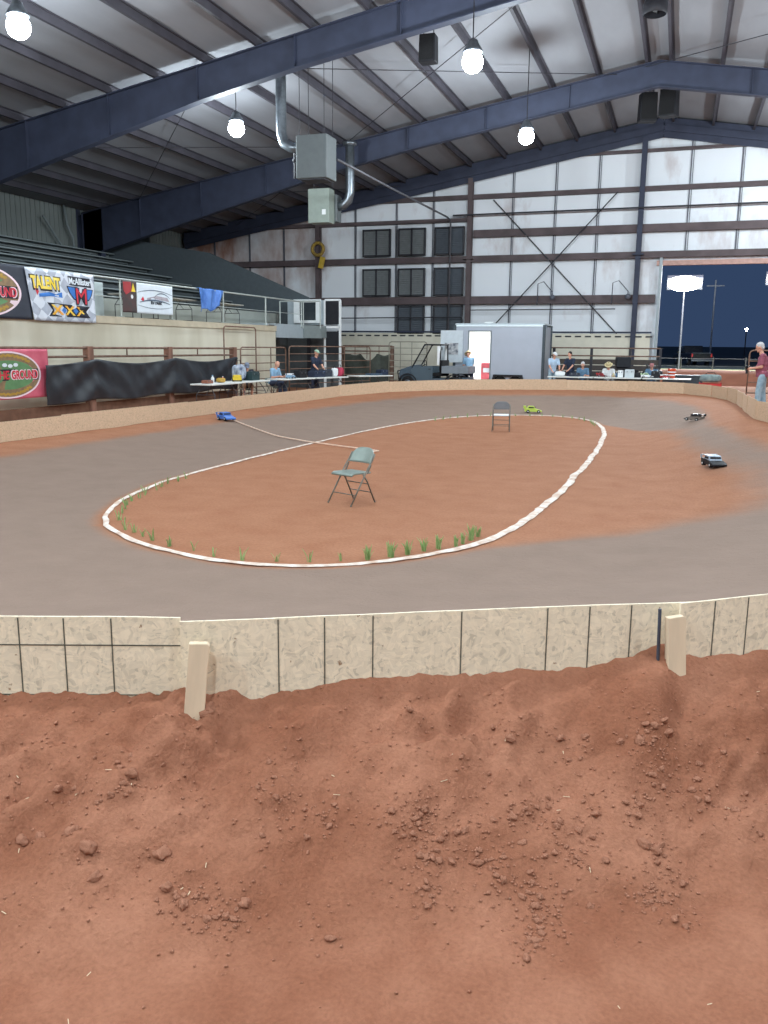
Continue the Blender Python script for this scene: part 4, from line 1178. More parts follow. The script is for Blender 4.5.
def hand(g, wr, d, up, side, s=1., curl=1.):
    """palm, four unequal bent fingers and a thumb off the palm's side; d = finger direction, up = back of hand"""
    wr, d, up = Vector(wr), Vector(d).normalized(), Vector(up).normalized(); x = d.cross(up).normalized()*side; up = x.cross(d)*side
    up = up.normalized()
    R = Matrix((x, d, up)).transposed()
    g.ball(wr+d*.045*s, (.040*s, .052*s, .016*s), 12, R=R); g.tube(wr-d*.01, wr+d*.03*s, .026*s, .03*s)
    for k, (o, l) in enumerate(((-.030, .066), (-.010, .076), (.010, .070), (.028, .054))):
        a = wr+d*.085*s+x*o*s; b = a+(d*math.cos(.5*curl)-up*math.sin(.5*curl))*l*.5*s; c = b+(d*math.cos(1.4*curl)-up*math.sin(1.4*curl))*l*.5*s
        cap(g, a, b, .0095*s, .0088*s, 8); cap(g, b, c, .0088*s, .0075*s, 8)
    a = wr+d*.03*s-x*.034*s; b = a+(d*.55-x*.65-up*.25).normalized()*.036*s; c = b+(d*.8-x*.05-up*.45).normalized()*.032*s
    cap(g, a, b, .012*s, .0105*s, 8); cap(g, b, c, .0105*s, .0085*s, 8)

def person(label, loc, rz, J, cl, vox=.016, group=None, sleeves='short', hat=None, hair=None, shorts=False, h=1.0, belly=0., fold=0., name='person'):
    """J: joints (local, +x front, +y left). cl: (shirt, trousers, shoes)"""
    P = thing(name, label, 'person', loc, rz, group); J = {k: Vector(v) for k, v in J.items()}
    pel, che, nec, hd = J['pelvis'], J['chest'], J['neck'], J['head']
    face = J.get('face', Vector((1, 0, 0))).normalized(); upv = (hd-nec).normalized()
    side = upv.cross(face).normalized(); face = side.cross(upv); HR = Matrix((face, side, upv)).transposed()
    def torso(g, e=0.):
        ax = (che-pel).normalized()
        sd = (J['shL']-J['shR']).normalized(); fr = sd.cross(ax).normalized(); R = Matrix((fr, sd, ax)).transposed()
        g.ball(pel, (.115+e, .165+e, .13+e), 16, R=R); g.ball(pel.lerp(che, .38)+fr*belly*.5, (.112+e+belly*.5, .152+e, .16+e), 16, R=R); g.ball(pel.lerp(che, .75), (.118+e, .165+e, .17+e), 16, R=R)
        g.ball(che, (.112+e, .172+e, .14+e), 16, R=R)
        for s in ('L', 'R'): cap(g, che+(J['sh'+s]-che)*.35+ax*.05, J['sh'+s], .075+e, .06+e)
    b = G(); torso(b)
    cap(b, che+(nec-che)*.5, nec+(hd-nec)*.25, .062, .052)
    def hp(x, y, z): return hd+HR @ Vector((x, y, z))
    b.ball(hp(0, 0, .015), (.096, .076, .105), 18, R=HR); b.ball(hp(.028, 0, -.055), (.062, .055, .06), 14, R=HR)
    cap(b, hp(.088, 0, .012), hp(.112, 0, -.022), .008, .014, 8); b.ball(hp(.082, 0, -.056), (.014, .024, .008), 8, R=HR); b.ball(hp(.074, 0, -.092), (.022, .024, .018), 8, R=HR)
    for s in (-1, 1): b.ball(hp(-.008, s*.078, -.005), (.018, .010, .032), 8, R=HR); cap(b, hp(.084, s*.018, .034), hp(.076, s*.048, .034), .008, .008, 6)
    for s in ('L', 'R'):
        cap(b, J['sh'+s], J['el'+s], .050, .040); cap(b, J['el'+s], J['wr'+s], .040, .027)
        d = (J['wr'+s]-J['el'+s]).normalized(); hdv = J.get('hd'+s, d)
        hand(b, J['wr'+s], hdv, J.get('hu'+s, Vector((0, 0, 1)) if abs(Vector(hdv).normalized().z) < .8 else Vector((1, 0, 0))), 1 if s == 'L' else -1)
        cap(b, J['hip'+s], J['kn'+s], .082, .056); cap(b, J['kn'+s], J['an'+s], .055, .036)
        cap(b, J['an'+s], J['an'+s]+Vector((.10, 0, -.045)), .035, .028)
    remesh(b, 'body', skin, P, vox, 3)
    g = G(); torso(g, .014)
    for s in ('L', 'R'):
        e = J['el'+s]
        if sleeves == 'short': cap(g, J['sh'+s], J['sh'+s].lerp(e, .72), .068, .060)
        else: cap(g, J['sh'+s], e, .066, .054); cap(g, e, J['wr'+s].lerp(e, .08), .054, .040)
    # hem below the waist
    dn_ = (pel-che).normalized(); g.tube(pel-dn_*.05, pel+dn_*.075, .165, .172, n=18)
    sh = remesh(g, 'shirt', cl[0], P, vox*1.15, 3)
    g = G(); ax = (che-pel).normalized(); g.ball(pel-ax*.02, (.128, .175, .12), 14)
    for s in ('L', 'R'):
        cap(g, J['hip'+s], J['kn'+s], .098, .078)
        if shorts: cap(g, J['kn'+s], J['kn'+s].lerp(J['an'+s], .08), .078, .076)
        else: cap(g, J['kn'+s], J['an'+s]+Vector((0, 0, .02)), .076, .068)
    remesh(g, 'trousers', cl[1], P, vox*1.15, 3)
    for s in ('L', 'R'):
        g = G(); a = J['an'+s]; g.ball(a+Vector((.055, 0, -.045)), (.135, .048, .04), 12); g.ball(a+Vector((-.015, 0, -.02)), (.06, .044, .06), 10); g.box(a+Vector((.05, 0, -.072)), (.26, .088, .02))
        g.build('shoe', cl[2], P, bevel=.004)
    if hair:
        g = G(); g.ball(hp(-.018, 0, .042), (.098, .084, .094), 16, R=HR); g.ball(hp(-.055, 0, -.01), (.055, .074, .075), 12, R=HR); remesh(g, 'hair', hair, P, vox*.9, 3)
    if hat == 'brim':
        g = G(); hm = cl[3]
        for (r0, z0), (r1, z1) in (((.17, .045), (.095, .055)), ((.095, .055), (.088, .13)), ((.088, .13), (.03, .15))):
            vs = []
            for r, z in ((r0, z0), (r1, z1)):
                for k in range(20): vs.append(hp(r*1.1*math.cos(2*PI*k/20), r*math.sin(2*PI*k/20), z+.02*(r > .15)*math.cos(4*PI*k/20)*-1))
            g.add(vs, [(k, (k+1) % 20, 20+(k+1) % 20, 20+k) for k in range(20)], 0, True)
        g.build('hat', hm, P, thick=.006)
    elif hat:
        g = G(); hm = cl[3]; vs = []
        for i in range(7):
            t = PI/2*i/6
            for k in range(20): vs.append(hp(-.004+.102*math.cos(t)*math.cos(2*PI*k/20), .084*math.cos(t)*math.sin(2*PI*k/20), .045+.075*math.sin(t)))
        g.add(vs, [(i*20+k, i*20+(k+1) % 20, (i+1)*20+(k+1) % 20, (i+1)*20+k) for i in range(6) for k in range(20)], 0, True)
        vs = []
        for i in range(2):
            for k in range(11):
                a = -1.1+2.2*k/10; r = (.1, .17)[i]; vs.append(hp(r*math.cos(a)*(1 if i == 0 else 1.03), .084*math.sin(a)*(1 if i == 0 else .95), .045-.012*i))
        g.add(vs, [(k, k+1, 12+k, 11+k) for k in range(10)], 0, True)
        g.build('cap', hm, P, thick=.006)
    return P
def standing(lean=0., arms='down', spread=.10, face=(1, 0, 0), stoop=.0):
    c, s = math.cos(lean), math.sin(lean)
    def T(x, z): return (x*c+(z-.93)*s, .93+(z-.93)*c-x*s)
    def V(x, y, z): a, b = T(x, z); return (a, y, b)
    J = dict(pelvis=(0, 0, .95), chest=V(0, 0, 1.30), neck=V(.01+stoop*.5, 0, 1.475), head=V(.03+stoop, 0, 1.625), face=face)
    for k, sg in (('L', 1), ('R', -1)):
        J['sh'+k] = V(0, .185*sg, 1.40); J['hip'+k] = (0, .09*sg, .90); J['kn'+k] = (.03, spread*sg, .49); J['an'+k] = (0, spread*sg*1.15, .085)
        if arms == 'down': J['el'+k] = V(-.02, .235*sg, 1.12); J['wr'+k] = V(.06, .24*sg, .87); J['hd'+k] = (.15, 0, -1); J['hu'+k] = (0, sg, 0)
        elif arms == 'hold': J['el'+k] = V(.02, .235*sg, 1.13); J['wr'+k] = V(.27, .10*sg, 1.10); J['hd'+k] = (.8, -.45*sg, .1); J['hu'+k] = (0, sg*.9, .35)
        else: J['el'+k] = V(.16, .22*sg, 1.17); J['wr'+k] = V(.36, .16*sg, 1.02); J['hd'+k] = (.9, -.1*sg, -.3); J['hu'+k] = (.2, 0, 1)
    return J
def sitting(lean=.25, arms='table', sd=.42, turn=0.):
    c, s = math.cos(lean), math.sin(lean)
    def V(x, y, z): return (x*c+(z-.55)*s, y, .55+(z-.55)*c-x*s)
    J = dict(pelvis=(0, 0, .56), chest=V(0, 0, .92), neck=V(.02, 0, 1.09), head=V(.06, 0, 1.235), face=(1, turn, -.25))
    for k, sg in (('L', 1), ('R', -1)):
        J['sh'+k] = V(.0, .185*sg, 1.02); J['hip'+k] = (.02, .10*sg, .54); J['kn'+k] = (sd, .13*sg, .53); J['an'+k] = (sd+.02, .13*sg, .085)
        J['el'+k] = V(.12, .25*sg, .77); J['wr'+k] = (.44, .14*sg, .80) if arms == 'table' else (.36, .13*sg, .66)
        J['hd'+k] = (.9, -.2*sg, -.15); J['hu'+k] = (.1, 0, 1)
    return J
shoe_w = mat('shoe_pale', (206, 204, 200), .7, var=.05); shoe_d = mat('shoe_dark', (48, 46, 46), .7, var=.1)
# the driver at the right bank
J = standing(lean=.06, arms='hold', spread=.13, face=(1, 0, -.22), stoop=.05)
J['knL'] = (.06, .13, .49); J['knR'] = (-.02, -.12, .49); J['anL'] = (.06, .14, .085); J['anR'] = (-.08, -.13, .085)
MX, MY = 1.95, 22.9
mz = gz(2.45, 22.9)
man = person('grey-haired man in maroon shirt and pale jeans steering with a hand controller', (2.02, 22.75, mz), math.radians(172), J, (maroon, jeans, shoe_w), vox=.008, sleeves='short', hair=hair_g, belly=.06)
man.location = (1.95, 23.4, gz(1.95, 23.4)); man.scale = (.97, .97, .97)
for s in (-1, 1):
    g = G(); g.ball((J['head'][0]+.086, s*.03, J['head'][2]+.012), .010, 8); g.build('eye', hair_d, man)
rc = thing('radio_controller', 'black pistol-grip controller held in the hands of the man at the bank', 'controller', (man.location.x-.37, man.location.y+.05, man.location.z+1.02), math.radians(172))
g = G(); g.box((0, 0, .06), (.10, .10, .07)); g.build('housing', black, rc, bevel=.012)
g = G(); g.prism([(-.02, -.10), (.03, -.10), (.035, .03), (-.03, .03)], -.018, .018); g.build('grip', black, rc, bevel=.006)
g = G(); g.lathe([(.001, .05), (.034, .05), (.036, .062), (.034, .085), (.001, .085)], (.0, 0, .06), 16, 'y'); g.build('steering_wheel', rubber, rc)
g = G(); g.tube((-.02, 0, .09), (.0, 0, .27), .004, n=6); g.build('antenna', dark_steel, rc)

# pits: tables, chairs, people, gear
GF = .2
T = {}
for key, x, y, rz, lab in (('a', -13.25, 22.95, 90, 'white folding table nearest the black tarp with small parts and bottles on it'), ('b', -13.3, 24.95, 88, 'white folding table with the yellow car, beside the man in charcoal'),
                           ('c', -13.0, 27.75, 77, 'white folding table in front of the bald man in light blue'), ('d', -12.55, 29.75, 72, 'white folding table below the man in the green cap'),
                           ('e', -11.75, 32.45, 62, 'white folding table with flat cases between the green-capped man and the vehicle'), ('f', -4.25, 36.0, 0, 'white folding table right beside the grey trailer'),
                           ('g', -2.38, 36.0, 0, 'white folding table in the middle of the pit row'), ('h', -.5, 36.05, 0, 'white folding table with the orange bucket and red crate end')):
    T[key] = (x, y, math.radians(rz)); fold_table((x, y, GF), math.radians(rz), lab)
def ontab(k, u, v, z=.7445):
    x, y, r = T[k]; return (x+u*math.cos(r)-v*math.sin(r), y+u*math.sin(r)+v*math.cos(r), GF+z-.002)
CH = fold_chair('folding chair under the man in charcoal at the left pit table', (-13.9, 26.05, GF), math.radians(-20), 'folding chairs in the pits')
person('man in charcoal shirt, khaki shorts and cap sitting at the left pit table', (-13.9, 26.05, GF), math.radians(-55), sitting(.3, 'lap'), (charcoal, khaki, shoe_w, mat('cap_navy_white', (120, 128, 146), .8, var=.2, scale=9)), hat='cap', shorts=True)
CH.rotation_euler.z = math.radians(-55)
def seat(x, y, rz, who): dup(CH, (x, y, GF), rz, 'folding chair under the %s' % who, 'folding chairs in the pits')
seat(-13.85, 27.98, math.radians(-13), 'bald man in light blue')
person('bald man in light blue shirt sitting behind a pit table', (-13.85, 27.98, GF), math.radians(-13), sitting(.2, 'table'), (ltblue, jeans_d, shoe_w))
J = standing(.12, 'work', face=(1, 0, -.5))
person('man in pale green cap and dark printed shirt standing at a pit table', (-13.15, 30.1, GF), math.radians(-20), J, (navy, jeans_d, shoe_d, capgreen), hat='cap')
seat(-3.85, 36.75, math.radians(-90), 'grey-haired person in grey-blue shirt')
person('grey-haired person in grey-blue shirt sitting beside the man in navy', (-3.85, 36.75, GF), math.radians(-90), sitting(.2, 'table'), (greyblue, jeans_d, shoe_d), hair=hair_g)
seat(-2.8, 36.78, math.radians(-90), 'person in brimmed hat and white shirt')
person('person in pale brimmed hat and white shirt sitting at the middle pit table', (-2.8, 36.78, GF), math.radians(-92), sitting(.28, 'table'), (whitecl, jeans_d, shoe_d, straw), hat='brim')
seat(-1.1, 36.8, math.radians(-90), 'person in blue shirt near the orange bucket')
person('person in blue shirt and reddish cap sitting left of the orange bucket', (-1.1, 36.8, GF), math.radians(-95), sitting(.15, 'table'), (greyblue, jeans_d, shoe_d, mat('cap_rose', (176, 120, 122), .8, var=.08)), hat='cap', hair=hair_d)
person('man in pale blue shirt and white cap bending at the trailer end table', (-5.14, 36.9, GF), math.radians(-60), standing(.22, 'work', face=(1, .2, -.4)), (paleblue, jeans, shoe_w, whitecl), hat='cap')
person('dark-haired man in navy shirt standing with his back half turned at the pit row', (-4.38, 36.9, GF), math.radians(-120), standing(.10, 'work', face=(1, 0, -.4)), (navy, jeans_d, shoe_d), hair=hair_d)

# gear on and under the tables
def toolbox(k, u, v, d, m, label, rz=0., z=.7445, handle=True):
    L, W, H = d; x, y, zz = ontab(k, u, v, z); t = thing('toolbox', label, 'tool box', (x, y, zz), T[k][2]+rz)
    g = G(); g.box((0, 0, H*.35), (L, W, H*.7), taper=1.03); g.build('body', m, t, bevel=.01)
    g = G(); g.box((0, 0, H*.82), (L*1.04, W*1.04, H*.24), taper=.9); g.build('lid', m, t, bevel=.01)
    if handle: g = G(); g.path([(-L*.22, 0, H*.92), (-L*.2, 0, H*1.15), (L*.2, 0, H*1.15), (L*.22, 0, H*.92)], .011, 6); g.build('handle', black, t)
    for s in (-1, 1): g = G(); g.box((s*L*.25, -W*.52, H*.68), (.03, .015, .05)); g.build('latch', gal, t)
    return t
def bottle(k, u, v, h, r, m, label, mc=whitecl):
    x, y, z = ontab(k, u, v); t = thing('bottle', label, 'bottle', (x, y, z))
    g = G(); g.lathe([(.001, 0), (r, 0), (r, h*.6), (r*.4, h*.78), (r*.35, h*.88), (.001, h*.88)], n=14); g.build('body', m, t)
    g = G(); g.lathe([(.001, h*.86), (r*.45, h*.86), (r*.45, h), (.001, h)], n=12); g.build('cap', mc, t); return t
def bag(k, u, v, d, m, label, z=.7445, seed=0, rz=0.):
    x, y, zz = ontab(k, u, v, z); t = thing('gear_bag', label, 'bag', (x, y, zz), T[k][2]+rz)
    g = G(); bm = bmesh.new(); bmesh.ops.create_icosphere(bm, subdivisions=3, radius=1)
    for vv in bm.verts:
        p = vv.co; q = Vector((math.copysign(abs(p.x)**.6, p.x), math.copysign(abs(p.y)**.6, p.y), math.copysign(abs(p.z)**.6, p.z)))
        q *= 1+.10*noise.noise(p*2+Vector((seed*5, 0, 0))); vv.co = Vector((q.x*d[0]/2, q.y*d[1]/2, max(-.0, q.z*d[2]/2+d[2]/2)))
    g.add([vv.co.copy() for vv in bm.verts], [[w.index for w in f.verts] for f in bm.faces], 0, True); bm.free(); g.build('body', m, t)
    g = G(); g.path([(-d[0]*.25, 0, d[2]*.95), (-d[0]*.15, 0, d[2]*1.25), (d[0]*.15, 0, d[2]*1.25), (d[0]*.25, 0, d[2]*.95)], .012, 6); g.build('strap', black, t); return t
def tcar(k, u, v, rz, ma, mb, label, s=1.):
    x, y, z = ontab(k, u, v); return rc_car(label, (x, y, z), T[k][2]+rz, ma, mb, None, s)
toolbox('a', -.55, .0, (.34, .2, .10), mat('brown_case', (150, 96, 78), .6, var=.1), 'low brown case on the table nearest the black tarp', handle=False)
bottle('a', -.15, .05, .24, .05, whitecl, 'white bottle on the table nearest the black tarp', ltblue)
bag('a', .25, .0, (.3, .22, .14), mat('mustard', (186, 150, 74), .8, var=.1), 'mustard cloth heap on the table nearest the black tarp', seed=1)
bottle('a', .55, .1, .18, .04, orange_m, 'short orange bottle on the table nearest the black tarp')
tcar('b', -.62, .0, .6, yellow_m, yellow_m, 'yellow remote control car propped on the second left pit table', 1.1)
bag('b', -.1, .22, (.5, .35, .52), mat('white_navy_bag', (190, 200, 214), .8, rgb2=(48, 58, 92), scale=5), 'tall white and navy bag on the second left pit table', seed=2)
toolbox('b', .42, .05, (.5, .32, .3), mat('dark_green_case', (42, 62, 64), .6, var=.1), 'dark green tool box beside the white and navy bag')
tcar('c', -.2, -.12, .3, whitecl, ltblue, 'white and blue remote control car in front of the bald man', .95)
toolbox('c', .55, .05, (.42, .3, .26), black, 'black tool box at the right hand of the bald man')
toolbox('d', -.5, .0, (.6, .34, .24), navy, 'wide navy tool box below the green-capped man')
toolbox('d', .1, .1, (.45, .32, .28), charcoal, 'charcoal tool box right of the wide navy one')
bag('d', .5, -.02, (.26, .22, .32), whitecl, 'white bag standing beside the red bag', seed=3)
bag('d', .82, .0, (.34, .26, .34), mat('red_pink_bag', (196, 66, 92), .8, rgb2=(120, 40, 56), scale=6), 'red bag at the end of a left pit table', seed=4)
toolbox('e', .2, .0, (.62, .34, .07), mat('slate_case', (66, 84, 104), .6, var=.08), 'flat slate case on the table left of the vehicle', handle=False)
toolbox('e', .75, .1, (.4, .32, .22), navy, 'navy box on the table end left of the vehicle')
bag('f', -.45, .0, (.42, .3, .2), whitecl, 'white cloth heap on the table beside the trailer', seed=5)
toolbox('f', .15, .0, (.4, .28, .16), charcoal, 'low charcoal tool box on the table beside the trailer')
tcar('g', -.62, -.1, .2, red_m, mat('dark_red', (110, 40, 48), .5, var=.1), 'red remote control car in front of the grey-haired person', .9)
for i, (u, h, m, nm) in enumerate(((-.30, .16, whitecl, 'short white bottle left in the row on the middle pit table'), (-.18, .2, straw, 'straw-coloured bottle second in the row on the middle pit table'), (-.06, .22, greyblue, 'grey-blue bottle third in the row on the middle pit table'))): bottle('g', u, .1, h, .042, m, nm)
toolbox('g', .1, .0, (.2, .22, .3), whitecl, 'tall white box by the brimmed-hat person')
toolbox('g', .45, .0, (.36, .3, .34), mat('pale_case', (196, 204, 208), .6, var=.06), 'pale grey upright case in the middle of the pit row')
bag('g', .8, .0, (.26, .2, .22), black, 'small black bag at the end of the middle pit table', seed=6)
tcar('h', -.75, -.05, .1, mat('pale_green_shell', (176, 204, 160), .5, var=.06), whitecl, 'pale green remote control car left of the black box', 1.05)
toolbox('h', -.38, .0, (.42, .3, .3), black, 'black tool box left of the person in blue')
tcar('h', -.05, -.2, .2, whitecl, red_m, 'white and red remote control car in front of the person in blue', .85)
x, y, z = ontab('h', .18, .1); t = thing('bucket', 'orange bucket with white bands at the end of the pit row', 'bucket', (x, y, z))
g = G(); g.lathe([(.001, 0), (.13, 0), (.155, .36), (.162, .37), (.15, .372), (.125, .02), (.001, .02)], n=20); g.build('pail', orange_m, t)
g = G()
for zz in (.10, .22): g.lathe([(.142+zz*.06, zz), (.146+zz*.06, zz+.02), (.144+zz*.06, zz+.045)], n=20)
g.build('band', whitecl, t)
# things on the ground right of the row
x = 1.05
t = thing('crate', 'red plastic crate heaped with a pale bag at the right end of the pit row', 'crate', (1.12, 35.55, gz(1.12, 35.55)), 0)
g = G()
for zz in (.06, .22, .38, .54): 
    for s in (-1, 1): g.box((0, s*.24, zz), (.78, .02, .10)); g.box((s*.39, 0, zz), (.02, .48, .10))
for s in (-1, 1):
    for q in (-1, 1): g.box((s*.385, q*.235, .32), (.04, .04, .62))
g.box((0, 0, .02), (.76, .46, .03)); g.build('basket', red_m, t, bevel=.005)
t2 = bag('h', 1.62, -.5, (.8, .5, .3), mat('pale_green_tarp', (150, 166, 164), .8, rgb2=(108, 124, 128), scale=6), 'pale green bundle lying on the red crate', z=gz(1.12, 35.55)-GF+.635, seed=7)
t = thing('storage_tote', 'long dark grey storage tote between the orange bucket and the red crate', 'storage box', (.1, 37.3, GF), 0)
g = G(); g.box((0, 0, .40), (1.5, .55, .8), taper=1.04); g.build('tub', mat('tote_dark', (58, 64, 70), .6, var=.1), t, bevel=.02)
g = G(); g.box((0, 0, .82), (1.6, .62, .06)); g.build('lid', mat('tote_lid', (84, 92, 98), .6, var=.1), t, bevel=.015)
# dark motorcycle-like gear pile behind the pit row -> quad bike
qx = thing('quad_bike', 'black quad bike parked behind the pit row near the wall column', 'quad bike', (-1.75, 39.0, GF), math.radians(10))
g = G(); g.prism([(-.85, .75), (-.5, .85), (.1, .80), (.35, 1.0), (.75, .95), (.95, .75), (.8, .6), (.3, .5), (-.4, .5)], -.28, .28); g.build('body', black, qx, bevel=.05)
g = G(); g.prism([(-.75, .88), (.05, .85), (.0, .98), (-.7, 1.0)], -.18, .18); g.build('seat', rubber, qx, bevel=.05)
g = G(); g.tube((.35, -.42, 1.2), (.35, .42, 1.2), .02); g.tube((.35, 0, 1.2), (.5, 0, .9), .025); g.build('handlebar', dark_steel, qx)
for k, xx in enumerate((-.65, .62)):
    g = G(); g.box((xx, 0, 1.02), (.5, .75, .03)); g.box((xx, 0, 1.06), (.5, .02, .04)); g.build('cargo_rack', dark_steel, qx)
    for s in (-1, 1):
        g = G(); g.lathe([(.001, -.11), (.2, -.11), (.29, -.08), (.31, 0), (.29, .08), (.2, .11), (.001, .11)], (xx, s*.42, .31), 20, 'y'); w = g.build('wheel', rubber, qx)
        g = G(); g.lathe([(.001, -.115), (.14, -.115), (.15, 0), (.14, .115), (.001, .115)], (xx, s*.42, .31), 14, 'y'); g.build('rim', gal, w)
        g = G(); g.prism([(xx-.38, .62), (xx-.2, .8), (xx+.2, .8), (xx+.38, .62), (xx+.2, .72), (xx-.2, .72)], s*.28, s*.52); g.build('mudguard', black, qx)
g = G(); g.box((-.65, 0, 1.3), (.6, .7, .45)); g.build('cargo_box', mat('cargo_black', (38, 40, 46), .7, var=.1), qx, bevel=.04)

# ------------------------------------------------------------------ utility vehicle
uv = thing('utility_vehicle', 'dark side-by-side utility vehicle with open cab and cargo bed', 'utility vehicle', (-10.02, 36.0, GF), math.pi)
# local: +x is front (points to -X world); world near side is local +y
bodym = mat('uv_slate', (70, 84, 96), .4, var=.06)
bedm = mat('uv_bed', (120, 128, 136), .5, var=.08)
g = G(); g.prism([(-1.55, .45), (1.05, .38), (1.45, .55), (1.45, .80), (.80, 1.08), (.72, .98), (.05, .55), (-1.55, .62)], -.66, .66); g.build('chassis', bodym, uv, bevel=.02)
g = G(); g.prism([(.74, 1.02), (.80, 1.12), (1.40, .92), (1.50, .72), (1.44, .66)], -.62, .62); g.build('hood', bodym, uv, bevel=.03)
for s in (-1, 1):
    g = G(); g.prism([(-.05, .42), (.85, .40), (.92, .9), (.72, 1.06), (-.05, 1.06)], s*.67-.02, s*.67+.02); d = g.build('door', mat('uv_door_%d' % s, (76, 90, 100), .35, var=.05), uv, bevel=.015)
    g = G(); g.box((.08, s*.7, .95), (.10, .02, .03)); g.build('door_handle', black, d)
    g = G(); g.path([(.88, s*.64, 1.0), (.36, s*.60, 1.93), (.28, s*.60, 1.965), (-.30, s*.60, 1.965), (-.36, s*.60, 1.93), (-.36, s*.64, .9)], .03, 8); g.build('cab_pillar', black, uv)
    g = G(); g.box((-.30, s*.62, 1.52), (.14, .03, .78)); g.build('pale_strap', whitecl, uv)
g = G(); g.box((-.03, 0, 1.975), (.80, 1.26, .05)); g.build('roof', black, uv, bevel=.02)
g = G(); g.add([(.86, -.6, 1.03), (.86, .6, 1.03), (.38, .57, 1.92), (.38, -.57, 1.92)], [(0, 1, 2, 3)]); g.build('windshield', mat('clear_screen', (180, 200, 210), .1, var=.02, alpha=.15), uv, thick=.006)
g = G(); g.box((-.20, 0, .72), (.5, 1.15, .14)); g.box((-.38, 0, 1.05), (.13, 1.15, .55)); g.build('bench_seat', rubber, uv, bevel=.03)
g = G(); g.path([(.38+.06*math.cos(a)*0+.0, .32+.17*math.cos(a), 1.14+.17*math.sin(a)) for a in np.linspace(0, 2*PI, 17)[:-1]], .014, 6, closed=True); g.tube((.38, .32, 1.14), (.7, .32, .95), .02); g.tube((.38, .16, 1.14), (.38, .48, 1.14), .012); g.build('steering_wheel', black, uv)
g = G()
for s in (-1, 1): g.box((-1.02, s*.68, .93), (1.15, .04, .30))
g.box((-1.58, 0, .93), (.04, 1.36, .30)); g.box((-.46, 0, .93), (.04, 1.36, .30)); g.box((-1.02, 0, .80), (1.12, 1.34, .04)); g.build('cargo_bed', bedm, uv, bevel=.01)
for xx in (1.05, -1.0):
    for s in (-1, 1):
        g = G(); g.lathe([(.001, -.12), (.22, -.12), (.31, -.09), (.33, 0), (.31, .09), (.22, .12), (.001, .12)], (xx, s*.62, .33), 22, 'y'); w = g.build('wheel', rubber, uv)
        g = G(); g.lathe([(.001, -.125), (.17, -.125), (.18, 0), (.17, .125), (.001, .125)], (xx, s*.62, .33), 14, 'y'); g.build('rim', gal, w)
        g = G(); P = [(xx+.42*math.cos(a), .36+.40*math.sin(a)) for a in np.linspace(.15, PI-.15, 9)]; P += [(xx+.38*math.cos(a), .36+.36*math.sin(a)) for a in np.linspace(PI-.15, .15, 9)]; g.prism(P, s*.52, s*.74); g.build('mudguard', black, uv)
g = G(); g.path([(1.52, -.5, .5), (1.6, -.4, .85), (1.6, .4, .85), (1.52, .5, .5)], .025, 8); g.build('bumper', black, uv)
for s in (-1, 1): g = G(); g.ball((1.45, s*.42, .80), (.06, .12, .06), 10); g.build('headlight', mat('lens_%d' % s, (210, 216, 220), .2, var=.03), uv)
# person leaning over the far side of the bed
person('person in pale straw hat and light blue shirt leaning over the vehicle bed', (-8.15, 35.25, GF), math.radians(120), standing(.35, 'work', face=(1, .2, -.4)), (ltblue, jeans_d, shoe_d, straw), hat='brim').location = (-8.75, 36.98, GF)
bpy.data.objects[-1] if False else None

# ------------------------------------------------------------------ enclosed trailer
tx0, tx1, ty0, ty1, tz0, tz1 = -9.55, -5.62, 37.35, 39.35, .62, 3.12
tr = thing('enclosed_trailer', 'pale grey enclosed cargo trailer with a lit open side door', 'trailer', (tx0, ty0, GF), 0)
L, D, zb, zt = tx1-tx0, ty1-ty0, tz0-GF, tz1-GF
d0, d1, dzt = .66, 1.60, zt-.36
g = G()
def wallp(x0, x1, z0, z1, y=.02): g.box(((x0+x1)/2, y, (z0+z1)/2), (x1-x0, .04, z1-z0))
wallp(0, d0, zb, zt-.08); wallp(d1, L, zb, zt-.08); wallp(d0, d1, dzt, zt-.08)
g.box((L/2, D-.02, (zb+zt)/2-.04), (L, .04, zt-zb-.08)); g.box((.02, D/2, (zb+zt)/2-.04), (.04, D, zt-zb-.08)); g.box((L-.02, D/2, (zb+zt)/2-.04), (.04, D, zt-zb-.08)); g.build('side_panel', trailer_m, tr)
g = G(); g.box((L/2, D-.06, (zb+zt)/2), (L-.1, .02, zt-zb-.1)); g.box((.06, D/2, (zb+zt)/2), (.02, D-.1, zt-zb-.1)); g.box((L-.06, D/2, (zb+zt)/2), (.02, D-.1, zt-zb-.1)); g.box((L/2, D/2, zb+.03), (L-.1, D-.1, .04)); g.box((L/2, D/2, zt-.14), (L-.1, D-.1, .02)); g.build('lining', inside_m, tr)
g = G(); g.prism([(-.03, zt-.16), (-.02, zt-.06), (.06, zt), (D-.06, zt), (D+.02, zt-.06), (D+.03, zt-.16)], 0, L, axis='x'); g.build('roof', trailer_roof, tr, bevel=.02)
trim_m = mat('trailer_trim', (70, 78, 84), .4, .3, var=.08)
for x in (0, L):
    for y in (0, D): g = G(); g.box((x, y, (zb+zt)/2-.05), (.12, .10, zt-zb-.05)); g.build('corner_trim', trim_m, tr, bevel=.01)
g = G(); g.box((L/2, -.005, zb+.02), (L, .06, .12)); g.build('sill_trim', trim_m, tr, bevel=.01)
g = G()
for a, b, c, d in ((d0-.05, d0, zb, dzt), (d1, d1+.05, zb, dzt), (d0-.05, d1+.05, dzt, dzt+.05)): g.box(((a+b)/2, -.01, (c+d)/2), (b-a, .06, d-c))
g.build('door_frame', alum, tr)
g = G(); g.box((-.5, 0, 0), (.98, .04, dzt-zb-.75)); dr = g.build('side_door', mat('trailer_door', (196, 204, 210), .5, var=.05), tr); dr.location = (d0-.27, -.06, (zb+dzt)/2+.42); dr.rotation_euler = (0, 0, math.radians(8))
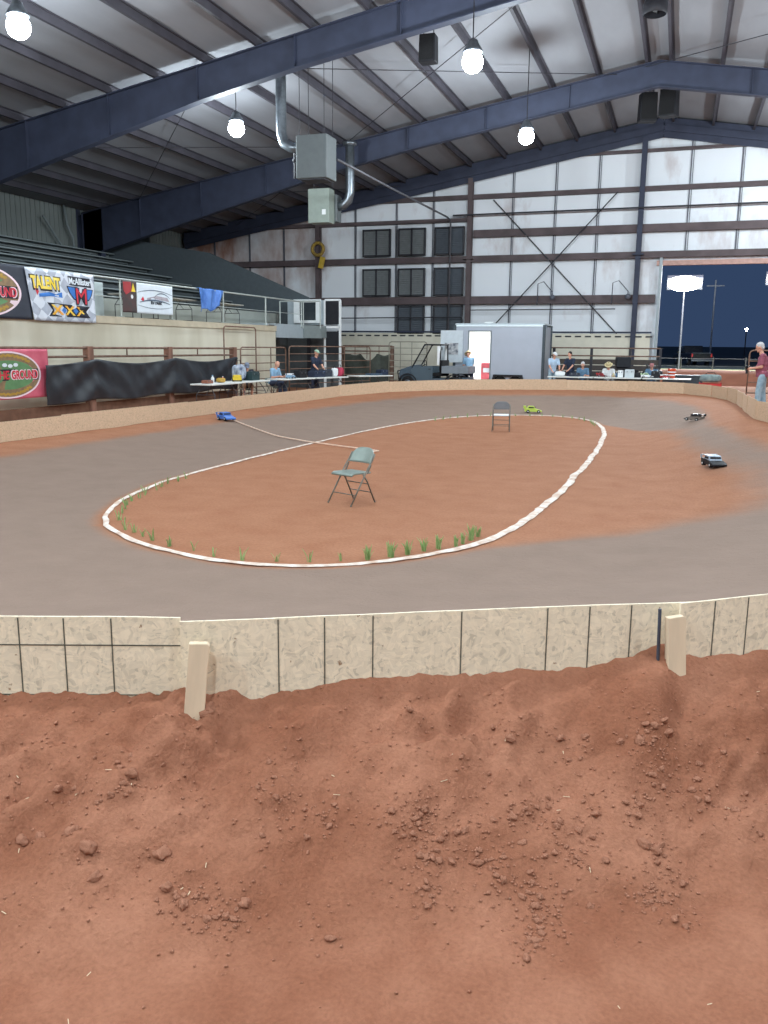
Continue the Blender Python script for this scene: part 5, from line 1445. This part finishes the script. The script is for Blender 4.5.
g = G(); g.box((-.5, -.025, -.1), (.6, .012, .5)); g.build('door_poster', mat('poster_marks', (196, 196, 198), .6, rgb2=(96, 100, 110), scale=7), dr)
g = G(); g.box((-.92, -.03, -.1), (.04, .02, .14)); g.build('door_latch', dark_steel, dr)
g = G(); g.box((1.35+.0, D*.45, zt+.04), (.42, .42, .09), taper=.85); g.build('roof_vent', white_m, tr, bevel=.015)
g = G(); g.box((1.15, .5, zt-.17), (.8, .12, .03)); g.build('ceiling_strip_light', strip_m, tr)
for xx in (L*.53, L*.70):
    for y in (-.02, D+.02):
        g = G(); g.lathe([(.001, -.1), (.2, -.1), (.31, -.08), (.33, 0), (.31, .08), (.2, .1), (.001, .1)], (xx, y, .33), 20, 'y'); w = g.build('wheel', rubber, tr)
        g = G(); g.lathe([(.001, -.105), (.16, -.105), (.17, 0), (.16, .105), (.001, .105)], (xx, y, .33), 12, 'y'); g.build('rim', gal, w)
g = G(); g.prism([(L*.43, zb-.1), (L*.46, zb+.30), (L*.78, zb+.30), (L*.81, zb-.1), (L*.78, zb-.1), (L*.755, zb+.22), (L*.485, zb+.22), (L*.46, zb-.1)], -.16, 0); g.build('fender', black, tr, bevel=.01)
g = G(); g.box((L/2, D/2, zb-.06), (L, D*.9, .1)); g.bar((0, D*.2, zb-.06), (-1.1, D/2, zb-.06), .07, .1); g.bar((0, D*.8, zb-.06), (-1.1, D/2, zb-.06), .07, .1); g.build('chassis', dark_steel, tr)
g = G(); g.tube((-1.0, D/2, 0), (-1.0, D/2, .6), .035); g.tube((-1.0, D/2, 0), (-1.0, D/2, .02), .1); g.build('jack', gal, tr)
g = G(); g.box((L-.02, -.03, zb+.1), (.08, .03, .05)); g.build('marker_lamp', red_m, tr)
t = thing('red_box', 'red box with pale label standing inside the lit trailer doorway', 'box', (tx0+1.36, ty0+.7, tz0+.06)); 
g = G(); g.box((0, 0, .36), (.5, .4, .72)); g.build('carton', mat('box_rose', (206, 96, 104), .6, var=.1), t, bevel=.01)
g = G(); g.box((0, -.205, .4), (.3, .012, .2)); g.build('label_patch', whitecl, t)

# ------------------------------------------------------------------ roof equipment
def hrod(g, x, y, z0): g.tube((x, y, z0), (x, y, ftop(x)+.2), .012, n=6)
ht = thing('unit_heater', 'large grey unit heater hung from the roof by rods', 'heater', (-11.47, 26.5, 7.27))
g = G(); g.box((0, 0, .66), (1.05, .85, 1.30)); g.build('cabinet', greybox, ht, bevel=.03)
g = G()
for k in range(9): g.box((.0, .435, .2+k*.11), (.85, .03, .02))
g.box((0, 0, .0), (.85, .7, .05)); g.build('grille', dark_steel, ht)
g = G(); g.tube((-.5, 0, .3), (-.75, 0, .3), .04); g.tube((-.75, 0, .1), (-.75, 0, 1.0), .04); g.tube((-.75, 0, .8), (-.5, 0, .85), .05); g.ball((-.75, 0, .65), .08, 10); g.build('gas_valve', dark_steel, ht)
g = G()
for x in (-.42, .42):
    for y in (-.35, .35): g.tube((x, y, 1.3), (x, y, ftop(-11.47+x)+.2-7.27), .010, n=6)
g.build('hanger_rod', dark_steel, ht)
fl_ = G(); fl_.path([(-.52, 0, 1.0), (-.85, 0, 1.05), (-1.12, 0, 1.2), (-1.22, 0, 1.5), (-1.22, 0, 2.2), (-1.22, 0, 2.9), (-1.22, 0, ftop(-12.69)+.2-7.27)], .17, 16); fl_.build('flue_duct', gal, ht)
ht2 = thing('unit_heater', 'smaller pale grey heater cabinet hung lower and behind the large heater', 'heater', (-14.25, 33.5, 6.95))
g = G(); g.box((0, -.1, .67), (.92, .6, 1.32)); g.build('cabinet', palebox, ht2, bevel=.025)
g = G(); g.box((.24, -.405, .42), (.16, .012, .2)); g.build('label_plate', white_m, ht2)
g = G(); g.box((.14, .45, .64), (.85, .5, 1.05)); g.build('burner_box', greybox, ht2, bevel=.02)
g = G(); g.path([(.52, .4, .72), (.78, .4, .78), (.98, .4, .95), (1.05, .4, 1.25), (1.05, .4, 2.0), (1.05, .4, 3.1)], .18, 16); g.lathe([(.18, 3.02), (.29, 3.06), (.29, 3.16), (.18, 3.2)], (1.05, .4, 0), 16); g.build('flue_duct', gal, ht2)
g = G()
for x in (-.4, .4): g.tube((x, .1, 1.3), (x, .1, ftop(-14.25+x)+.2-6.95), .012, n=6)
g.build('hanger_rod', dark_steel, ht2)
def speaker(x, y, z, w, h, d, label, rz=0.):
    t = thing('hanging_speaker', label, 'loudspeaker', (x, y, z), rz)
    g = G(); g.box((0, 0, h/2), (w, d, h), taper=.94); g.build('cabinet', black, t, bevel=.02)
    g = G(); g.box((0, -d/2-.005, h/2), (w*.86, .02, h*.88)); g.build('grille', rubber, t)
    g = G()
    for s in (-1, 1): g.tube((s*w*.3, 0, h), (s*w*.3, 0, ftop(x)+.18-z), .014, n=6)
    g.build('hanger_rod', dark_steel, t)
speaker(-1.95, 37.2, 10.85, .66, 1.05, .5, 'left one of the two black loudspeakers hung under the roof ridge', .3)
speaker(-1.15, 37.2, 10.98, .66, 1.0, .5, 'right one of the two black loudspeakers hung under the roof ridge', -.3)
speaker(-7.6, 25.8, 10.2, .5, .75, .4, 'dark loudspeaker hung under the roof between the beams')
fan = thing('ridge_fan', 'dark fan unit under the ridge above the nearer beam', 'fan', (-1.45, 28.4, 11.72))
g = G(); g.lathe([(.32, 0), (.36, .05), (.36, .3), (.3, .4)], n=20); g.build('shroud', dark_steel, fan)
for k in range(4):
    g = G(); a = k*PI/2; g.box((.16*math.cos(a), .16*math.sin(a), .15), (.28, .1, .012), Matrix.Rotation(a, 3, 'Z') @ Matrix.Rotation(.4, 3, 'X')); g.build('blade', gal, fan)
g = G(); g.tube((0, 0, .1), (0, 0, .7), .07); g.build('motor', greybox, fan)
g = G(); g.box((0, 0, .62), (.9, .12, .05)); g.build('bracket', dark_steel, fan)
hz = thing('cable_hoist', 'yellow hoist hanging on the back wall column left of the louvres', 'hoist', (-18.75, 43.45, 6.2))
g = G(); g.path([(.0+.32*math.cos(a), 0, .95+.32*math.sin(a)) for a in np.linspace(0, 2*PI, 21)[:-1]], .09, 10, closed=True); g.build('coil', hoist_m, hz)
g = G(); g.box((.22, .0, .25), (.24, .2, .6), Matrix.Rotation(.25, 3, 'Y')); g.build('hook_block', mat('hoist_block', (190, 160, 60), .6, var=.1), hz, bevel=.02)
g = G(); g.tube((0, 0, 1.27), (0, .2, 1.4), .03); g.build('bracket', dark_steel, hz)

# high bay lamps
LP = thing('high_bay_lamp', 'round high bay lamp under the roof at the top left corner', 'ceiling lamp', (-14.4, 16.75, 9.0), 0, 'high bay lamps')
g = G(); g.lathe([(.07, .46), (.11, .44), (.15, .34), (.22, .24), (.255, .16), (.24, .15), (.18, .2), (.10, .26)], n=24); g.build('housing', gal, LP)
g = G(); g.lathe([(.26*math.sin(PI*k/12), -.06-.26*math.cos(PI*k/12)) for k in range(11)], n=24); g.build('lens', lamp_m, LP)  # globe enlarged towards the size of the lamp's bright glare
g = G(); g.tube((0, 0, 0), (0, 0, 1.), .015, n=8); stem = g.build('stem', dark_steel, LP); stem.location = (0, 0, .44)
lamps = [((-14.4, 16.75, 9.0), None), ((-14.2, 26.3, 9.03), 'round high bay lamp left of the hung heaters, behind the nearer beam'), ((-5.4, 22.2, 9.05), 'round high bay lamp right of the hung loudspeaker, before the second beam'), ((-5.45, 30.3, 9.1), 'round high bay lamp farthest back, in front of the end wall'),
         ((-5.4, 12.5, 9.1), 0), ((-5.4, 3.5, 9.1), 0), ((3.7, 22., 9.1), 0), ((3.7, 12.5, 9.1), 0), ((3.7, 3.5, 9.1), 0), ((-14.3, 7.5, 9.), 0), ((12.8, 26., 9.), 0), ((12.8, 14., 9.), 0), ((12.8, 4, 9.), 0), ((-14.3, -1, 9), 0), ((-.5, -3, 9.1), 0), ((4.9, 38.6, 9.1), 0), ((5.2, 30.3, 9.1), 0), ((-6.5, -4, 9.1), 0)]  # last three lamps are unseen, added to brighten back wall and dirt bank
for i, (p, lab) in enumerate(lamps):
    q_ = dup(LP, p, 0, lab or 'unseen round high bay lamp above the arena', 'high bay lamps') if i else LP
    for c_ in q_.children:
        if c_.name.startswith('stem'): c_.scale = (1, 1, ftop(p[0])+.18-p[2]-.44)
    ld = bpy.data.lights.new('lamp_light', 'POINT'); ld.energy = 1000*(1.22 if p[1] < 5 else .60 if p[1] < 15 else (.9 if p[0] > 0 else 1.35) if p[1] > 30 else .76); ld.shadow_soft_size = .22; ld.color = (.84, .95, 1.0)
    lo_ = bpy.data.objects.new('lamp_light', ld); COL.objects.link(lo_); lo_.location = (p[0], p[1], p[2]-.64)
ld = bpy.data.lights.new('trailer_light', 'AREA'); ld.energy = 90; ld.size = .8; ld.size_y = .3; ld.shape = 'RECTANGLE'
lo_ = bpy.data.objects.new('trailer_light', ld); COL.objects.link(lo_); lo_.location = (tx0+1.15, ty0+.6, tz1-.22)

# ------------------------------------------------------------------ outdoors through the open door
g = G(); g.add([(-60, YE+.2, .2), (90, YE+.2, .2), (90, 60, .5), (-60, 60, .5)], [(0, 1, 2, 3)]); struct('ground_outside', g, night)
g = G(); g.grid(60, 8, lambda u, v: (-12+30*u, 46.5+3*v, .2+.85*math.sin(PI*min(1, v*1.0))**.8+.05*noise.noise((u*20, v*3, 0))))
tag(g.build('dirt_ridge', bankm), 'low brown dirt ridge outside the open end door', 'dirt ridge', kind='stuff')
g = G(); g.add([(-60, 60, .5), (90, 60, .5), (90, 74, .55), (-60, 74, .55)], [(0, 1, 2, 3)]); struct('lawn_outside', g, pale_gr)
g = G(); g.add([(-300, 74, .55), (300, 74, .55), (300, 400, 3.5), (-300, 400, 3.5)], [(0, 1, 2, 3)]); struct('field_outside', g, far_gr)
def flood(x, y, z, h, label, e, s=1.):
    t = thing('floodlight_pole', label, 'floodlight', (x, y, .4))
    g = G(); g.tube((0, 0, 0), (0, 0, z-.4), .07, .06, n=10); g.build('pole', dark_steel, t)
    g = G(); g.box((0, -.2*s, z-.4), (2.4*s, .5*s, .9*s), Matrix.Rotation(.5, 3, 'X')); g.build('lamp_head', dark_steel, t, bevel=.03)
    g = G(); g.ball((0, -.62*s, z-.5), (1.15*s, .25*s, .52*s), 20); g.build('lens', flood_m, t)  # lens and head oversized, the glare is built into their shape
    ld = bpy.data.lights.new('flood_light', 'POINT'); ld.energy = e; ld.shadow_soft_size = .5; ld.color = (.9, .96, 1)
    o = bpy.data.objects.new('flood_light', ld); COL.objects.link(o); o.location = (x, y-5, z+.6)
flood(-.15, 66., 6.75, 0, 'tall floodlight glaring through the open end door', 14000, 1.0)
flood(6.2, 66., 6.95, 0, 'second floodlight at the right edge of the end door', 14000, .9)
t = thing('street_lamp', 'small distant street lamp beyond the field', 'street lamp', (7.6, 120, 1)); 
g = G(); g.tube((0, 0, 0), (0, 0, 3.6), .07, n=8); g.build('pole', dark_steel, t); g = G(); g.ball((0, 0, 3.7), .17, 10); g.build('bulb', flood_m, t)
for x, y, lab in ((2.9, 100., 'tall grey utility pole outside left of the street lamp'),):
    g = G(); g.tube((0, 0, 0), (0, 0, 9), .10, .08, n=10); g.box((0, 0, 8.4), (1.8, .1, .12)); o = g.build('utility_pole', mat('pole_grey', (150, 154, 164), .8, var=.1), loc=(x, y, .4)); tag(o, lab, 'pole')
t = thing('field_fence', 'low wire fence along the pale lawn outside', 'fence', (0, 61, .5))
g = G()
g.tube((-6, 0, 1.0), (14, 0, 1.0), .012, n=6); g.tube((-6, 0, .5), (14, 0, .5), .01, n=6); g.build('wire', dark_steel, t)
for k in range(11): g = G(); g.tube((-6+2*k, 0, 0), (-6+2*k, 0, 1.1), .04, n=6); g.build('post', dark_steel, t)
# pickup seen from behind
tk = thing('pickup_truck', 'black pickup truck parked on the lawn outside the end door', 'truck', (.95, 88., .62), math.radians(107))
g = G(); g.prism([(-2.8, .45), (2.75, .45), (2.8, .75), (2.6, 1.05), (1.25, 1.15), (-2.8, 1.12)], -.97, .97); g.build('body', truck_m, tk, bevel=.06)
g = G(); g.prism([(-.55, 1.12), (1.35, 1.13), (.75, 1.80), (-.35, 1.85)], -.86, .86); g.build('cab', truck_m, tk, bevel=.08)
for s in (-1, 1): g = G(); g.prism([(-.35, 1.2), (1.05, 1.2), (.65, 1.7), (-.25, 1.74)], s*.87-.01, s*.87+.01); g.build('side_glass', glass_d, tk)
g = G(); g.box((-1.7, 0, 1.16), (2.1, 1.75, .06)); g.build('bed_cover', mat('bed_grey', (92, 98, 104), .4, var=.06), tk, bevel=.02)
g = G(); g.box((-2.86, 0, .5), (.16, 1.9, .2)); g.build('rear_bumper', gal, tk, bevel=.03)
for s in (-1, 1):
    g = G(); g.box((-2.8, s*.88, .95), (.06, .14, .30)); g.build('tail_lamp', tail_m, tk)
    g = G(); g.box((.95, s*1.08, 1.2), (.12, .2, .18)); g.build('mirror', black, tk, bevel=.02)
    for xx in (-1.75, 1.8):
        g = G(); g.lathe([(.001, -.13), (.26, -.13), (.39, -.11), (.42, 0), (.39, .11), (.26, .13), (.001, .13)], (xx, s*.86, .38), 22, 'y'); w = g.build('wheel', rubber, tk)
        g = G(); g.lathe([(.001, -.14), (.24, -.14), (.26, 0), (.24, .14), (.001, .14)], (xx, s*.86, .38), 14, 'y'); g.build('rim', gal, w)

# ------------------------------------------------------------------ world and view
w = bpy.data.worlds.new('night'); SC.world = w; w.use_nodes = True
bg = w.node_tree.nodes['Background']; bg.inputs[0].default_value = (*lin((58, 78, 112)), 1); bg.inputs[1].default_value = .75
SC.view_settings.view_transform = 'Standard'; SC.view_settings.look = 'None'; SC.view_settings.gamma = 1; SC.view_settings.use_curve_mapping = False
SC.view_settings.exposure = 0.
SC.cycles.use_denoising = True
SC.cycles.max_bounces = 6; SC.cycles.diffuse_bounces = 4
SC.cycles.sample_clamp_indirect = 6
